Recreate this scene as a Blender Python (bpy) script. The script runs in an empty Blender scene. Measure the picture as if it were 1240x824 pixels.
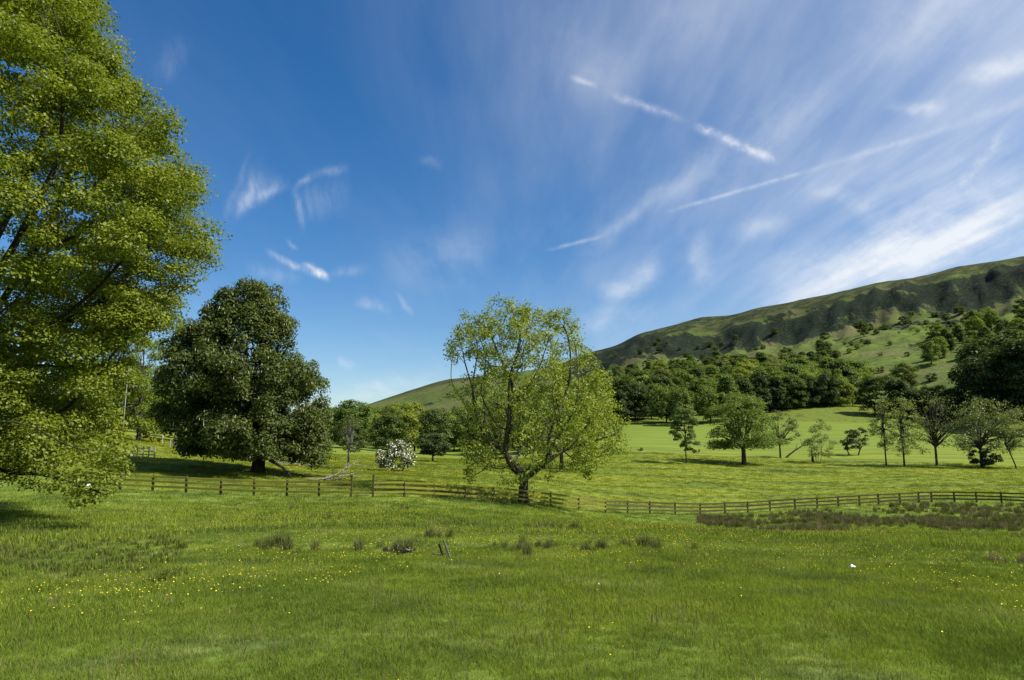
import bpy, math, random
import numpy as np
from mathutils import Vector

# ------------------------------------------------------------------ camera
S = bpy.context.scene
F, CX, CY, HOR, EYE = 827.0, 620.0, 412.0, 540.0, 1.65
PITCH = math.atan((HOR - CY) / F)
cam_d = bpy.data.cameras.new('camera'); cam_d.sensor_width = 36.0
cam_d.lens = F / 1240.0 * 36.0; cam_d.clip_start = 0.1; cam_d.clip_end = 20000
cam = bpy.data.objects.new('camera', cam_d); S.collection.objects.link(cam)
cam.location = (0, 0, EYE); cam.rotation_euler = (math.pi / 2 + PITCH, 0, 0)
S.camera = cam

# ------------------------------------------------------------------ light
SUN_AZ, SUN_EL = math.radians(104), math.radians(50)     # azimuth to the right of the view
sun_dir = Vector((math.sin(SUN_AZ) * math.cos(SUN_EL), math.cos(SUN_AZ) * math.cos(SUN_EL), math.sin(SUN_EL)))
sd = bpy.data.lights.new('sun', 'SUN'); sd.energy = 4.2; sd.angle = math.radians(0.53); sd.color = (1.0, 0.95, 0.86)
sun = bpy.data.objects.new('sun', sd); S.collection.objects.link(sun)
sun.rotation_euler = (-sun_dir).to_track_quat('-Z', 'Y').to_euler(); sun.location = (60, 20, 80)
S.view_settings.view_transform = 'Standard'; S.view_settings.look = 'None'
S.view_settings.exposure = 1.0; S.view_settings.gamma = 1.0; S.view_settings.use_curve_mapping = False
cy = S.cycles
cy.use_denoising = True
try:
    cy.denoising_input_passes = 'RGB_ALBEDO_NORMAL'; cy.denoising_prefilter = 'NONE'
except Exception:
    pass
cy.max_bounces = 6; cy.diffuse_bounces = 3; cy.glossy_bounces = 2; cy.transmission_bounces = 4
cy.sample_clamp_indirect = 6.0


# ------------------------------------------------------------------ pixel helpers
def ray(px, py):
    u, v = (px - CX) / F, (CY - py) / F
    c, s = math.cos(PITCH), math.sin(PITCH)
    return np.array([u, c - v * s, s + v * c])


def at(px, py, d):
    r = ray(px, py)
    return np.array([0, 0, EYE]) + r * (d / r[1])


def xpx(px, d, py=HOR):
    r = ray(px, py)
    return r[0] * d / r[1]


# ------------------------------------------------------------------ node helper
class G:
    def __init__(self, nt):
        self.nt = nt

    def n(self, kind, **kw):
        o = self.nt.nodes.new(kind)
        for k, v in kw.items():
            setattr(o, k, v)
        return o

    def put(self, sock, v):
        if hasattr(v, 'is_output'):
            self.nt.links.new(v, sock)
        elif v is not None:
            sock.default_value = v

    def m(self, op, a, b=None, c=None, clamp=False):
        o = self.n('ShaderNodeMath', operation=op, use_clamp=clamp)
        for i, v in enumerate((a, b, c)):
            if v is not None:
                self.put(o.inputs[i], v)
        return o.outputs[0]

    def v(self, op, a, b=None, scale=None):
        o = self.n('ShaderNodeVectorMath', operation=op)
        self.put(o.inputs[0], a)
        if b is not None:
            self.put(o.inputs[1], b)
        if scale is not None:
            self.put(o.inputs['Scale'], scale)
        return o.outputs['Value'] if op in ('DOT_PRODUCT', 'LENGTH') else o.outputs[0]

    def mix(self, f, a, b, mode='MIX'):
        o = self.n('ShaderNodeMix', data_type='RGBA', blend_type=mode)
        self.put(o.inputs[0], f)
        for s, x in ((o.inputs[6], a), (o.inputs[7], b)):
            if isinstance(x, tuple) and len(x) == 3:
                x = x + (1.0,)
            self.put(s, x)
        return o.outputs[2]

    def noise(self, vec, scale, detail=3.0, rough=0.55, dist=0.0, col=False):
        o = self.n('ShaderNodeTexNoise')
        self.put(o.inputs['Vector'], vec)
        self.put(o.inputs['Scale'], scale); self.put(o.inputs['Detail'], detail)
        self.put(o.inputs['Roughness'], rough); self.put(o.inputs['Distortion'], dist)
        return o.outputs['Color'] if col else o.outputs[0]

    def rng(self, v, a, b, c=0.0, d=1.0, smooth=True):
        o = self.n('ShaderNodeMapRange', interpolation_type='SMOOTHSTEP' if smooth else 'LINEAR')
        for i, x in enumerate((v, a, b, c, d)):
            self.put(o.inputs[i], x)
        return o.outputs[0]

    def mapping(self, vec, rot=(0, 0, 0), scl=(1, 1, 1), loc=(0, 0, 0)):
        o = self.n('ShaderNodeMapping')
        self.put(o.inputs[0], vec); self.put(o.inputs[1], loc); self.put(o.inputs[2], rot); self.put(o.inputs[3], scl)
        return o.outputs[0]


# ------------------------------------------------------------------ sky: clear air with cirrus and old contrails
W = bpy.data.worlds.new('World'); S.world = W; W.use_nodes = True
W.node_tree.nodes.clear()
g = G(W.node_tree)
sky = g.n('ShaderNodeTexSky', sky_type='NISHITA')
sky.sun_disc = False; sky.sun_elevation = SUN_EL; sky.sun_rotation = SUN_AZ
sky.altitude = 300; sky.air_density = 1.0; sky.dust_density = 0.6; sky.ozone_density = 2.5
tc = g.n('ShaderNodeTexCoord').outputs['Generated']
dirv = g.v('NORMALIZE', tc)
warp1 = g.v('SUBTRACT', g.noise(dirv, 9.0, 4.0, 0.6, col=True), (0.5, 0.5, 0.5))
warp2 = g.v('SUBTRACT', g.noise(dirv, 38.0, 3.0, 0.6, col=True), (0.5, 0.5, 0.5))
d_soft = g.v('ADD', dirv, g.v('SCALE', warp1, scale=0.045))
d_soft = g.v('ADD', d_soft, g.v('SCALE', warp2, scale=0.012))
d_wisp = g.v('ADD', g.v('ADD', dirv, g.v('SCALE', warp1, scale=0.03)), g.v('SCALE', warp2, scale=0.010))
d_firm = g.v('ADD', dirv, g.v('SCALE', warp2, scale=0.004))
tex_fine = g.noise(d_firm, 60.0, 5.0, 0.65)
tex_mid = g.noise(d_soft, 14.0, 6.0, 0.62)


def unit(px, py):
    r = ray(px, py)
    return r / np.linalg.norm(r)


def streak(dv, p0, p1, wpx, amp, ends=0.25, wend=None):
    a, b = unit(*p0), unit(*p1)
    mid = a + b; mid /= np.linalg.norm(mid)
    t = b - a; L = np.linalg.norm(t); t /= L
    nrm = np.cross(a, b); nrm /= np.linalg.norm(nrm)
    along = g.m('DIVIDE', g.v('DOT_PRODUCT', dv, tuple(t)), L / 2)          # -1..1 (about mid)
    across = g.v('DOT_PRODUCT', dv, tuple(nrm))
    w = wpx / F * 0.85
    x = g.m('DIVIDE', across, w)
    body = g.m('EXPONENT', g.m('MULTIPLY', g.m('MULTIPLY', x, x), -1.0))
    al = g.m('ABSOLUTE', along)
    win = g.rng(al, 1.0, 1.0 - ends * 2 if ends < .5 else 0.0)
    front = g.m('GREATER_THAN', g.v('DOT_PRODUCT', dv, tuple(mid)), 0.3)
    return g.m('MULTIPLY', g.m('MULTIPLY', g.m('MULTIPLY', body, win), front), amp)


cov = None


def add(c):
    global cov
    cov = c if cov is None else g.m('ADD', cov, c)


sepd = g.n('ShaderNodeSeparateXYZ'); g.put(sepd.inputs[0], dirv)
zz_ = g.m('ADD', g.m('MAXIMUM', sepd.outputs[2], 0.0), 0.06)
plane = g.n('ShaderNodeCombineXYZ'); g.put(plane.inputs[0], g.m('DIVIDE', sepd.outputs[0], zz_)); g.put(plane.inputs[1], g.m('DIVIDE', sepd.outputs[1], zz_))
pl = plane.outputs[0]
plw = g.v('ADD', pl, g.v('SCALE', g.v('SUBTRACT', g.noise(pl, 0.9, 3.0, 0.5, col=True), (.5, .5, .5)), scale=0.16))
fib = g.noise(g.mapping(plw, rot=(0, 0, -.30), scl=(2.4, 0.5, 1)), 1.3, 6.0, 0.55)
t_w = g.rng(g.noise(g.mapping(d_wisp, rot=(0, 0, 0), scl=(3.5, 1, 1)), 22.0, 6.0, 0.65), 0.30, 0.64, 0.25, 1.0)
t_f = g.rng(tex_fine, 0.36, 0.62, 0.35, 1.0)
t_m = g.rng(g.noise(g.mapping(d_soft, rot=(.2, .5, .3), scl=(1, 3, 2.4)), 16.0, 7.0, 0.65), 0.34, 0.66, 0.25, 1.0)
t_s = g.m('ADD', g.m('MULTIPLY', g.rng(fib, .30, .68), .7), g.m('MULTIPLY', t_m, .3))
firm = [((684, 90), (728, 108), 4, .26, .4), ((720, 108), (840, 150), 5, .30, .4), ((836, 150), (948, 198), 5.5, .46, .2)]
for s_ in firm:
    add(g.m('MULTIPLY', streak(d_firm, *s_), t_f))
firm2 = [((655, 305), (740, 284), 2.6, .24, .35), ((790, 262), (1010, 198), 2.6, .26, .3), ((960, 212), (1180, 146), 3.5, .16, .4),
         ((1100, 170), (1330, 92), 6, .12, .4), ((1150, 306), (1260, 250), 4, .30, .3), ((1150, 245), (1232, 140), 6, .22, .3)]
for s_ in firm2:
    add(g.m('MULTIPLY', streak(dirv, *s_), t_f))
soft = [((690, 318), (850, 205), 10, .24, .35), ((780, 260), (1030, 90), 30, .26, .35), ((640, 20), (760, 130), 40, .14, .4),
        ((880, 395), (1300, 225), 42, .60, .4), ((1000, 330), (1350, 190), 80, .32, .4), ((1150, 98), (1300, 66), 12, .38, .35),
        ((1070, 128), (1145, 138), 7, .36, .3), ((720, 362), (812, 326), 14, .42, .3), ((846, 280), (856, 345), 14, .30, .35),
        ((690, 405), (800, 372), 18, .30, .4), ((970, 222), (1080, 262), 10, .30, .35), ((880, 290), (960, 268), 14, .30, .4),
        ((440, 330), (620, 290), 34, .20, .4), ((405, 440), (432, 444), 5, .30, .3), ((395, 482), (560, 455), 12, .42, .35),
        ((980, 40), (1300, -60), 60, .26, .4), ((760, 40), (900, 10), 40, .14, .4), ((500, 200), (545, 204), 5, .12, .4)]
for s_ in soft:
    add(g.m('MULTIPLY', streak(d_soft, *s_), t_s))
rwp = random.Random(4)
wisps = [((354, 232), (382, 210), 4, .22, .45), ((370, 213), (428, 203), 6, .16, .45), ((362, 318), (400, 342), 4, .60, .3), ((372, 330), (398, 337), 4, .35, .35), ((390, 337), (452, 322), 6, .13, .4),
         ((290, 322), (372, 342), 9, .13, .4), ((420, 364), (480, 378), 6, .20, .4), ((476, 350), (506, 382), 3.5, .18, .4), ((346, 288), (360, 304), 3, .16, .4), ((190, 110), (224, 30), 12, .08, .4)]
for k in range(9):
    wisps.append(((262 + 5 * k + rwp.uniform(-5, 5), 298 - 7 * k + rwp.uniform(-8, 8)), (314 + 6 * k + rwp.uniform(-6, 6), 176 + 6 * k + rwp.uniform(-8, 8)), rwp.uniform(3.5, 7), rwp.uniform(.08, .17), .45))
for k in range(6):
    wisps.append(((368 + 9 * k, 284 - 4 * k + rwp.uniform(-6, 6)), (357 + 11 * k, 226 - 4 * k + rwp.uniform(-4, 4)), 4 + 1.2 * k, (.26, .12, .10, .08, .07, .05)[k], .45))
for k in range(4):
    wisps.append(((318 + 8 * k, 300 + 6 * k), (352 + 10 * k, 326 + 3 * k), 4, .15, .4))
for s_ in wisps:
    add(g.m('MULTIPLY', streak(d_wisp, *s_), t_w))
# streaky cirrus veil lying in a level sheet high up, thicker towards the sun
patch = g.noise(pl, 0.55, 3.0, 0.5)
to_sun = g.v('DOT_PRODUCT', dirv, tuple(sun_dir))
side = g.m('ADD', g.m('MULTIPLY', to_sun, .55), g.m('MULTIPLY', sepd.outputs[0], .45))
veil = g.m('MULTIPLY', g.m('MULTIPLY', g.rng(fib, 0.30, 0.80), g.rng(patch, .30, .66, .35, 1.0)), g.rng(side, -0.20, 0.60, 0.04, 0.50))
add(veil)
low = g.m('MULTIPLY', g.rng(sepd.outputs[2], 0.30, 0.02), g.rng(side, -0.1, 0.55, 0.05, 0.30))
add(low)
add(g.rng(side, -.05, .75, 0.0, .24))
cov = g.m('MINIMUM', cov, 0.93)
hsv = g.n('ShaderNodeHueSaturation'); g.put(hsv.inputs['Color'], sky.outputs[0]); hsv.inputs['Saturation'].default_value = 1.36; hsv.inputs['Value'].default_value = 0.76; hsv.inputs['Hue'].default_value = 0.503
cl_bright = g.rng(to_sun, 0.0, 0.9, 5.4, 5.4)
cl_col = g.v('SCALE', (0.95, 0.99, 1.04), scale=cl_bright)
skycol = g.mix(cov, hsv.outputs[0], cl_col)
bg = g.n('ShaderNodeBackground'); g.put(bg.inputs[0], skycol); bg.inputs[1].default_value = 0.088
g.nt.links.new(bg.outputs[0], g.n('ShaderNodeOutputWorld').inputs[0])
W.cycles.sampling_method = 'MANUAL'; W.cycles.sample_map_resolution = 512


# ------------------------------------------------------------------ numeric noise
def vnoise(x, y, seed=0):
    xi, yi = np.floor(x), np.floor(y)
    fx, fy = x - xi, y - yi
    fx, fy = fx * fx * (3 - 2 * fx), fy * fy * (3 - 2 * fy)

    def hsh(a, b):
        v = np.sin(a * 127.1 + b * 311.7 + seed * 74.7) * 43758.5453
        return v - np.floor(v)
    return (hsh(xi, yi) * (1 - fx) + hsh(xi + 1, yi) * fx) * (1 - fy) + (hsh(xi, yi + 1) * (1 - fx) + hsh(xi + 1, yi + 1) * fx) * fy


def fbm(x, y, seed=0, octv=4):
    s, a = 0, 0.5
    for i in range(octv):
        s = s + a * (vnoise(x, y, seed + i * 13) - 0.5); x, y, a = x * 2.03, y * 2.03, a * 0.5
    return s


def sstep(v, a, b):
    t = np.clip((v - a) / (b - a), 0, 1)
    return t * t * (3 - 2 * t)


# ------------------------------------------------------------------ fence survey (pixel x, pixel y of the foot, depth)
FENCE_L = [(104, 590, 50.5), (145, 593, 50), (184.8, 595, 50), (225, 597, 50), (267, 599.5, 50), (307, 601.5, 50), (347, 602, 50), (386, 602.3, 50), (425, 602.5, 50)]
FENCE_R1 = [(451.4, 603, 50), (489, 603.2, 51), (525, 604, 52), (562.7, 606, 53), (597, 608, 54.5), (632, 610.5, 56.5), (666.8, 613.5, 58.5), (701, 617, 60.5), (733.6, 621, 62.5)]
FENCE_R2 = [(733.6, 621, 62.5), (760, 621.8, 64), (787, 622.6, 65.5), (817.7, 623.6, 67), (848, 624, 68.5), (878, 623, 69.5), (905.7, 621.8, 70.3), (932.8, 619.5, 71),
            (963, 617.5, 71.5), (989.7, 616, 72), (1015.5, 614.5, 72.3), (1040.9, 613, 72.6), (1064, 611.5, 73), (1090, 610, 73.3), (1112.7, 609, 73.6), (1128, 608.5, 73.8)]
FENCE_R3 = [(1128, 608.5, 73.8), (1156, 608.6, 73.4), (1182.8, 609, 73), (1213, 610, 72.4), (1243, 611, 71.8), (1275, 612, 71), (1308, 613, 70)]

RIDGE = [(1500, 262, 600), (1400, 280, 640), (1240, 310, 720), (1160, 323, 800), (1060, 343, 920), (1010, 355, 970), (980, 361, 1010), (915, 374, 1095), (850, 385, 1190), (800, 398, 1280), (770, 406, 1360), (715, 427, 1500),
         (650, 447, 1680), (590, 455, 1880), (540, 460, 2050), (490, 475, 2180), (455, 487, 2280), (420, 500, 2450)]
CTRL = [
    (640, 590, 75), (640, 575, 92), (640, 566, 106), (640, 556, 140), (640, 549, 200),
    (480, 588, 60), (480, 578, 70), (480, 570, 86), (480, 558, 120), (480, 549, 180), (480, 543, 260),
    (308, 586, 58), (308, 572, 66), (308, 561, 85), (308, 551, 120), (250, 572, 64), (250, 556, 78),
    (170, 580, 57), (170, 562, 67), (170, 549, 76), (148, 536, 86), (205, 541, 96), (120, 536, 82), (60, 545, 70), (0, 568, 60), (0, 545, 80),
    (-200, 560, 60), (-200, 530, 100), (150, 527, 130), (150, 518, 200), (300, 535, 200), (420, 541, 200),
    (850, 590, 88), (850, 575, 105), (850, 562, 122), (1180, 592, 88), (1180, 577, 104), (1180, 565, 119), (1330, 590, 88), (1330, 566, 119),
    (760, 546, 150), (760, 530, 200), (760, 515, 260), (850, 546, 160), (850, 527, 215), (900, 511, 255), (960, 499, 275), (1040, 494, 285), (1060, 506, 250),
    (1000, 530, 200), (1000, 546, 160), (1100, 531, 190), (1100, 546, 158), (1200, 551, 150), (1200, 532, 190), (1200, 515, 240), (1400, 540, 150), (1400, 510, 220),
    (740, 500, 330), (740, 482, 480), (740, 466, 700), (740, 454, 1000), (722, 443, 1330),
    (860, 495, 330), (860, 476, 420), (860, 457, 560), (860, 441, 720), (860, 424, 980), (860, 404, 1070),
    (960, 480, 340), (960, 461, 430), (960, 441, 550), (960, 426, 690), (960, 409, 850), (960, 386, 910),
    (1060, 485, 320), (1060, 460, 400), (1060, 430, 490), (1060, 406, 600), (1060, 394, 725), (1060, 370, 780),
    (1160, 480, 300), (1160, 456, 360), (1160, 426, 440), (1160, 400, 530), (1160, 379, 630), (1160, 352, 680),
    (1240, 482, 280), (1240, 452, 340), (1240, 421, 410), (1240, 390, 490), (1240, 364, 570), (1240, 337, 615),
    (1450, 470, 280), (1450, 400, 400), (1450, 340, 500),
    (600, 520, 400), (600, 500, 700), (600, 480, 1200), (490, 530, 450), (490, 515, 800), (490, 497, 1600), (540, 500, 1100),
    (300, 530, 600), (300, 512, 2200), (100, 520, 600), (100, 507, 2200), (-200, 520, 600), (-200, 500, 2200),
]
pts = [at(*c) for c in CTRL]
for f in (FENCE_L, FENCE_R1, FENCE_R2, FENCE_R3):
    pts += [at(*c) for c in f[::2]]
rid = [at(*c) for c in RIDGE]
pts += rid
for p in rid:
    for k, dz in ((1.25, 1.02), (2.2, 0.95), (5.0, 0.8)):
        pts.append(np.array([p[0] * k, p[1] * k, p[2] * dz]))
for az in (-75, -40, -15, 15, 40, 75):
    a_ = math.radians(az)
    for r_, z_ in ((1.2, 0), (5, -0.10), (12, -0.40), (24, -0.95 - 0.25 * (az > 0))):
        pts.append(np.array([math.sin(a_) * r_, math.cos(a_) * r_, z_]))
for r_, z_ in ((60, -3.2), (120, -1), (300, 22), (600, 130)):
    pts.append(np.array([math.sin(1.2) * r_, math.cos(1.2) * r_, z_]))
for r_, z_ in ((60, -.5), (120, 3), (300, 6), (2000, 60)):
    pts.append(np.array([math.sin(-1.2) * r_, math.cos(-1.2) * r_, z_]))
P = np.array(pts)


def fcoord(x, y):
    r = np.maximum(np.hypot(x, y), 0.8)
    return np.arctan2(x, y) * 3.0, np.log(r), r


pa, pl, pr = fcoord(P[:, 0], P[:, 1])
K = np.hypot(pa[:, None] - pa[None], pl[:, None] - pl[None])
K = np.where(K > 0, K * K * np.log(K + 1e-12), 0)
n_ = len(P)
A = np.zeros((n_ + 3, n_ + 3)); A[:n_, :n_] = K + np.eye(n_) * 2e-4
A[:n_, n_] = 1; A[:n_, n_ + 1] = pa; A[:n_, n_ + 2] = pl; A[n_:, :n_] = A[:n_, n_:].T
TPS = np.linalg.solve(A, np.concatenate([P[:, 2] / pr, np.zeros(3)]))
rid_az = np.array([math.atan2(p[0], p[1]) for p in rid])[::-1]
rid_r = np.array([math.hypot(p[0], p[1]) for p in rid])[::-1]


def ridge_t(x, y):
    return np.hypot(x, y) / np.interp(np.arctan2(x, y), rid_az, rid_r)


def H(x, y):
    x = np.atleast_1d(np.asarray(x, float)); y = np.atleast_1d(np.asarray(y, float))
    az = np.arctan2(x, y)
    w = 1 - sstep(np.abs(az), 1.15, 1.9)
    azc = np.clip(az, -1.35, 1.35)
    a, l, r = azc * 3.0, np.log(np.maximum(np.hypot(x, y), 0.8)), np.maximum(np.hypot(x, y), 0.8)
    z = np.empty_like(r)
    for i in range(0, len(r), 20000):
        s = slice(i, i + 20000)
        k = (a[s, None] - pa[None]) ** 2 + (l[s, None] - pl[None]) ** 2
        k = 0.5 * k * np.log(k + 1e-12)
        z[s] = (k @ TPS[:n_] + TPS[n_] + TPS[n_ + 1] * a[s] + TPS[n_ + 2] * l[s]) * r[s]
    z *= w
    z += 0.10 * fbm(x / 7, y / 7, 3, 3) * sstep(r, 4, 14) * (1 - sstep(r, 80, 140)) + 0.5 * fbm(x / 28, y / 28, 5, 2) * sstep(r, 130, 260)
    t = ridge_t(x, y)
    cl = sstep(t, .45, .80) * (1 - sstep(t, .97, 1.02)) * sstep(az, -0.12, 0.02)
    wz = fbm(x / 90, y / 90, 41, 3)
    gul = fbm(az * 60 + wz * 3, np.log(r) * 14 + wz * 2, 8, 5)
    z += cl * gul * 15 * (1 - sstep(t, .9, .97)) + sstep(t, .25, .5) * (1 - sstep(t, .72, .9)) * fbm(x / 60, y / 60, 11, 4) * 12 * sstep(r, 250, 400)
    step = sstep(t, .80, .865) - sstep(t, .865, 1.0)
    z += step * (3 + 6 * fbm(az * 30, t * 3, 21, 3)) * sstep(az, 0.05, 0.2) * (1 - sstep(r, 1500, 1900))
    z += sstep(t, .9, 1) * fbm(az * 120, t * 20, 31, 3) * 1.2
    return z


def h1(x, y):
    return float(H([x], [y])[0])


# ------------------------------------------------------------------ mesh helpers
COL = S.collection


def mesh_obj(name, V, Fc, mat, parent=None, attrs=None, smooth=False, link=True):
    me = bpy.data.meshes.new(name)
    V = np.asarray(V, np.float32)
    if isinstance(Fc, np.ndarray):
        nf, k = Fc.shape
        me.vertices.add(len(V)); me.vertices.foreach_set('co', V.ravel())
        me.loops.add(nf * k); me.loops.foreach_set('vertex_index', Fc.astype(np.int32).ravel())
        me.polygons.add(nf)
        me.polygons.foreach_set('loop_start', np.arange(0, nf * k, k, dtype=np.int32))
        me.update(calc_edges=True)
    else:
        me.from_pydata(V.tolist(), [], Fc); me.update()
    for an, av in (attrs or {}).items():
        at_ = me.attributes.new(an, 'FLOAT', 'POINT'); at_.data.foreach_set('value', np.asarray(av, np.float32))
    if smooth:
        me.polygons.foreach_set('use_smooth', np.ones(len(me.polygons), bool))
    if mat is not None:
        me.materials.append(mat)
    o = bpy.data.objects.new(name, me)
    if link:
        COL.objects.link(o)
    if parent is not None:
        o.parent = parent
    return o


def empty(name, loc, label=None, cat=None, group=None, rz=0):
    o = bpy.data.objects.new(name, None); COL.objects.link(o)
    o.empty_display_size = 0.3
    o.location = loc; o.rotation_euler = (0, 0, rz)
    tag(o, label, cat, group)
    return o


def tag(o, label=None, cat=None, group=None, kind=None):
    for k, v in (('label', label), ('category', cat), ('group', group), ('kind', kind)):
        if v:
            o[k] = v
    return o


class MB:
    def __init__(self):
        self.V, self.F = [], []

    def tube(self, P_, R_, n=6, cap=True):
        P_ = np.asarray(P_, float); b = len(self.V)
        m = len(P_)
        T = np.gradient(P_, axis=0); T /= np.linalg.norm(T, axis=1)[:, None] + 1e-9
        ref = np.array([0.0, 0, 1]) if abs(T[0][2]) < 0.8 else np.array([1.0, 0, 0])
        for i in range(m):
            u = np.cross(T[i], ref); u /= np.linalg.norm(u) + 1e-9
            w = np.cross(T[i], u)
            for k in range(n):
                a = 2 * math.pi * k / n
                self.V.append(P_[i] + R_[i] * (math.cos(a) * u + math.sin(a) * w))
        for i in range(m - 1):
            for k in range(n):
                k2 = (k + 1) % n
                self.F.append((b + i * n + k, b + i * n + k2, b + (i + 1) * n + k2, b + (i + 1) * n + k))
        if cap:
            self.F.append(tuple(b + (m - 1) * n + k for k in range(n)))
            self.F.append(tuple(b + k for k in range(n))[::-1])

    def bar(self, p0, p1, w, t, jit=0.0, rnd=None):
        """rectangular bar p0->p1: w across (vertical-ish), t thick"""
        p0, p1 = np.asarray(p0, float), np.asarray(p1, float)
        d = p1 - p0; d /= np.linalg.norm(d)
        ref = np.array([0, 0, 1.0]) if abs(d[2]) < .8 else np.array([0, 1.0, 0])
        s = np.cross(d, ref); s /= np.linalg.norm(s); u = np.cross(s, d)
        b = len(self.V); c = min(w, t) * .16
        prof = [(-t / 2 + c, -w / 2), (t / 2 - c, -w / 2), (t / 2, -w / 2 + c), (t / 2, w / 2 - c), (t / 2 - c, w / 2), (-t / 2 + c, w / 2), (-t / 2, w / 2 - c), (-t / 2, -w / 2 + c)]
        for p in (p0, p1):
            for (a, e) in prof:
                q = p + s * a + u * e
                if jit:
                    q = q + np.array([rnd.uniform(-jit, jit) for _ in range(3)])
                self.V.append(q)
        for k in range(8):
            k2 = (k + 1) % 8
            self.F.append((b + k, b + k2, b + 8 + k2, b + 8 + k))
        self.F.append(tuple(b + 8 + k for k in range(8))); self.F.append(tuple(b + k for k in range(8))[::-1])

    def build(self, name, mat, parent=None, smooth=False, link=True):
        return mesh_obj(name, np.array(self.V), self.F, mat, parent, smooth=smooth, link=link)


# ------------------------------------------------------------------ materials
def new_mat(name):
    m = bpy.data.materials.new(name); m.use_nodes = True; m.node_tree.nodes.clear()
    return m, G(m.node_tree)


def out(g, sh, disp=None):
    o = g.n('ShaderNodeOutputMaterial'); g.nt.links.new(sh, o.inputs[0])
    if disp is not None:
        g.nt.links.new(disp, o.inputs[2])


def principled(g, col, rough=0.85, normal=None, spec=0.25):
    p = g.n('ShaderNodeBsdfPrincipled')
    c = col + (1.0,) if isinstance(col, tuple) and len(col) == 3 else col
    g.put(p.inputs['Base Color'], c); g.put(p.inputs['Roughness'], rough); p.inputs['Specular IOR Level'].default_value = spec
    if normal is not None:
        g.put(p.inputs['Normal'], normal)
    return p.outputs[0]


def bump(g, h, strength=0.5, dist=0.05):
    b = g.n('ShaderNodeBump'); b.inputs['Strength'].default_value = strength; b.inputs['Distance'].default_value = dist
    g.put(b.inputs['Height'], h)
    return b.outputs[0]


def meadow_colour(g):
    pos = g.n('ShaderNodeNewGeometry').outputs['Position']
    sep = g.n('ShaderNodeSeparateXYZ'); g.put(sep.inputs[0], pos)
    flat = g.n('ShaderNodeCombineXYZ'); g.put(flat.inputs[0], sep.outputs[0]); g.put(flat.inputs[1], sep.outputs[1])
    p2 = flat.outputs[0]
    big = g.noise(p2, 0.10, 3.0, 0.55)
    mid = g.noise(p2, 0.55, 3.0, 0.6)
    yf = g.rng(sep.outputs[0], -12.0, 32.0, 52.0, 74.0)
    far = g.rng(g.m('SUBTRACT', sep.outputs[1], yf), -2.0, 10.0)
    hill = g.rng(sep.outputs[1], 140.0, 190.0)
    near_c = g.mix(g.rng(big, .40, .60), (0.122, 0.172, 0.024), (0.174, 0.228, 0.028))
    near_c = g.mix(g.rng(mid, .52, .70), near_c, (0.215, 0.255, 0.066))
    near_c = g.mix(g.m('MULTIPLY', g.rng(mid, .47, .30), .8), near_c, (0.072, 0.118, 0.017))
    pat = g.noise(g.mapping(p2, scl=(.7, 1.4, 1)), 0.24, 4.0, 0.62)
    near_c = g.mix(g.m('MULTIPLY', g.rng(pat, .52, .62), .8), near_c, (0.195, 0.240, 0.034))
    near_c = g.mix(g.m('MULTIPLY', g.rng(pat, .46, .36), .75), near_c, (0.078, 0.122, 0.030))
    band = g.noise(g.mapping(p2, rot=(0, 0, .12), scl=(.25, 1.6, 1)), 0.16, 4.0, 0.6)
    far_c = g.mix(g.rng(band, .40, .58), (0.118, 0.160, 0.022), (0.190, 0.222, 0.022))
    far_c = g.mix(g.m('MULTIPLY', g.rng(band, .42, .30), .8), far_c, (0.066, 0.082, 0.022))
    hill_c = g.mix(g.rng(band, .38, .62), (0.128, 0.178, 0.024), (0.162, 0.208, 0.026))
    c = g.mix(far, near_c, far_c)
    return g.mix(hill, c, hill_c), p2, mid, big, far


def m_ground():
    m, g = new_mat('meadow_ground')
    c, p2, mid, big, far = meadow_colour(g)
    fine = g.noise(p2, 6.0, 4.0, 0.7)
    c = g.mix(g.m('MULTIPLY', g.rng(fine, .62, .35), .55), c, (0.055, 0.085, 0.016))
    out(g, principled(g, c, 0.95, bump(g, fine, 0.35, 0.08), 0.1))
    return m


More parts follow.
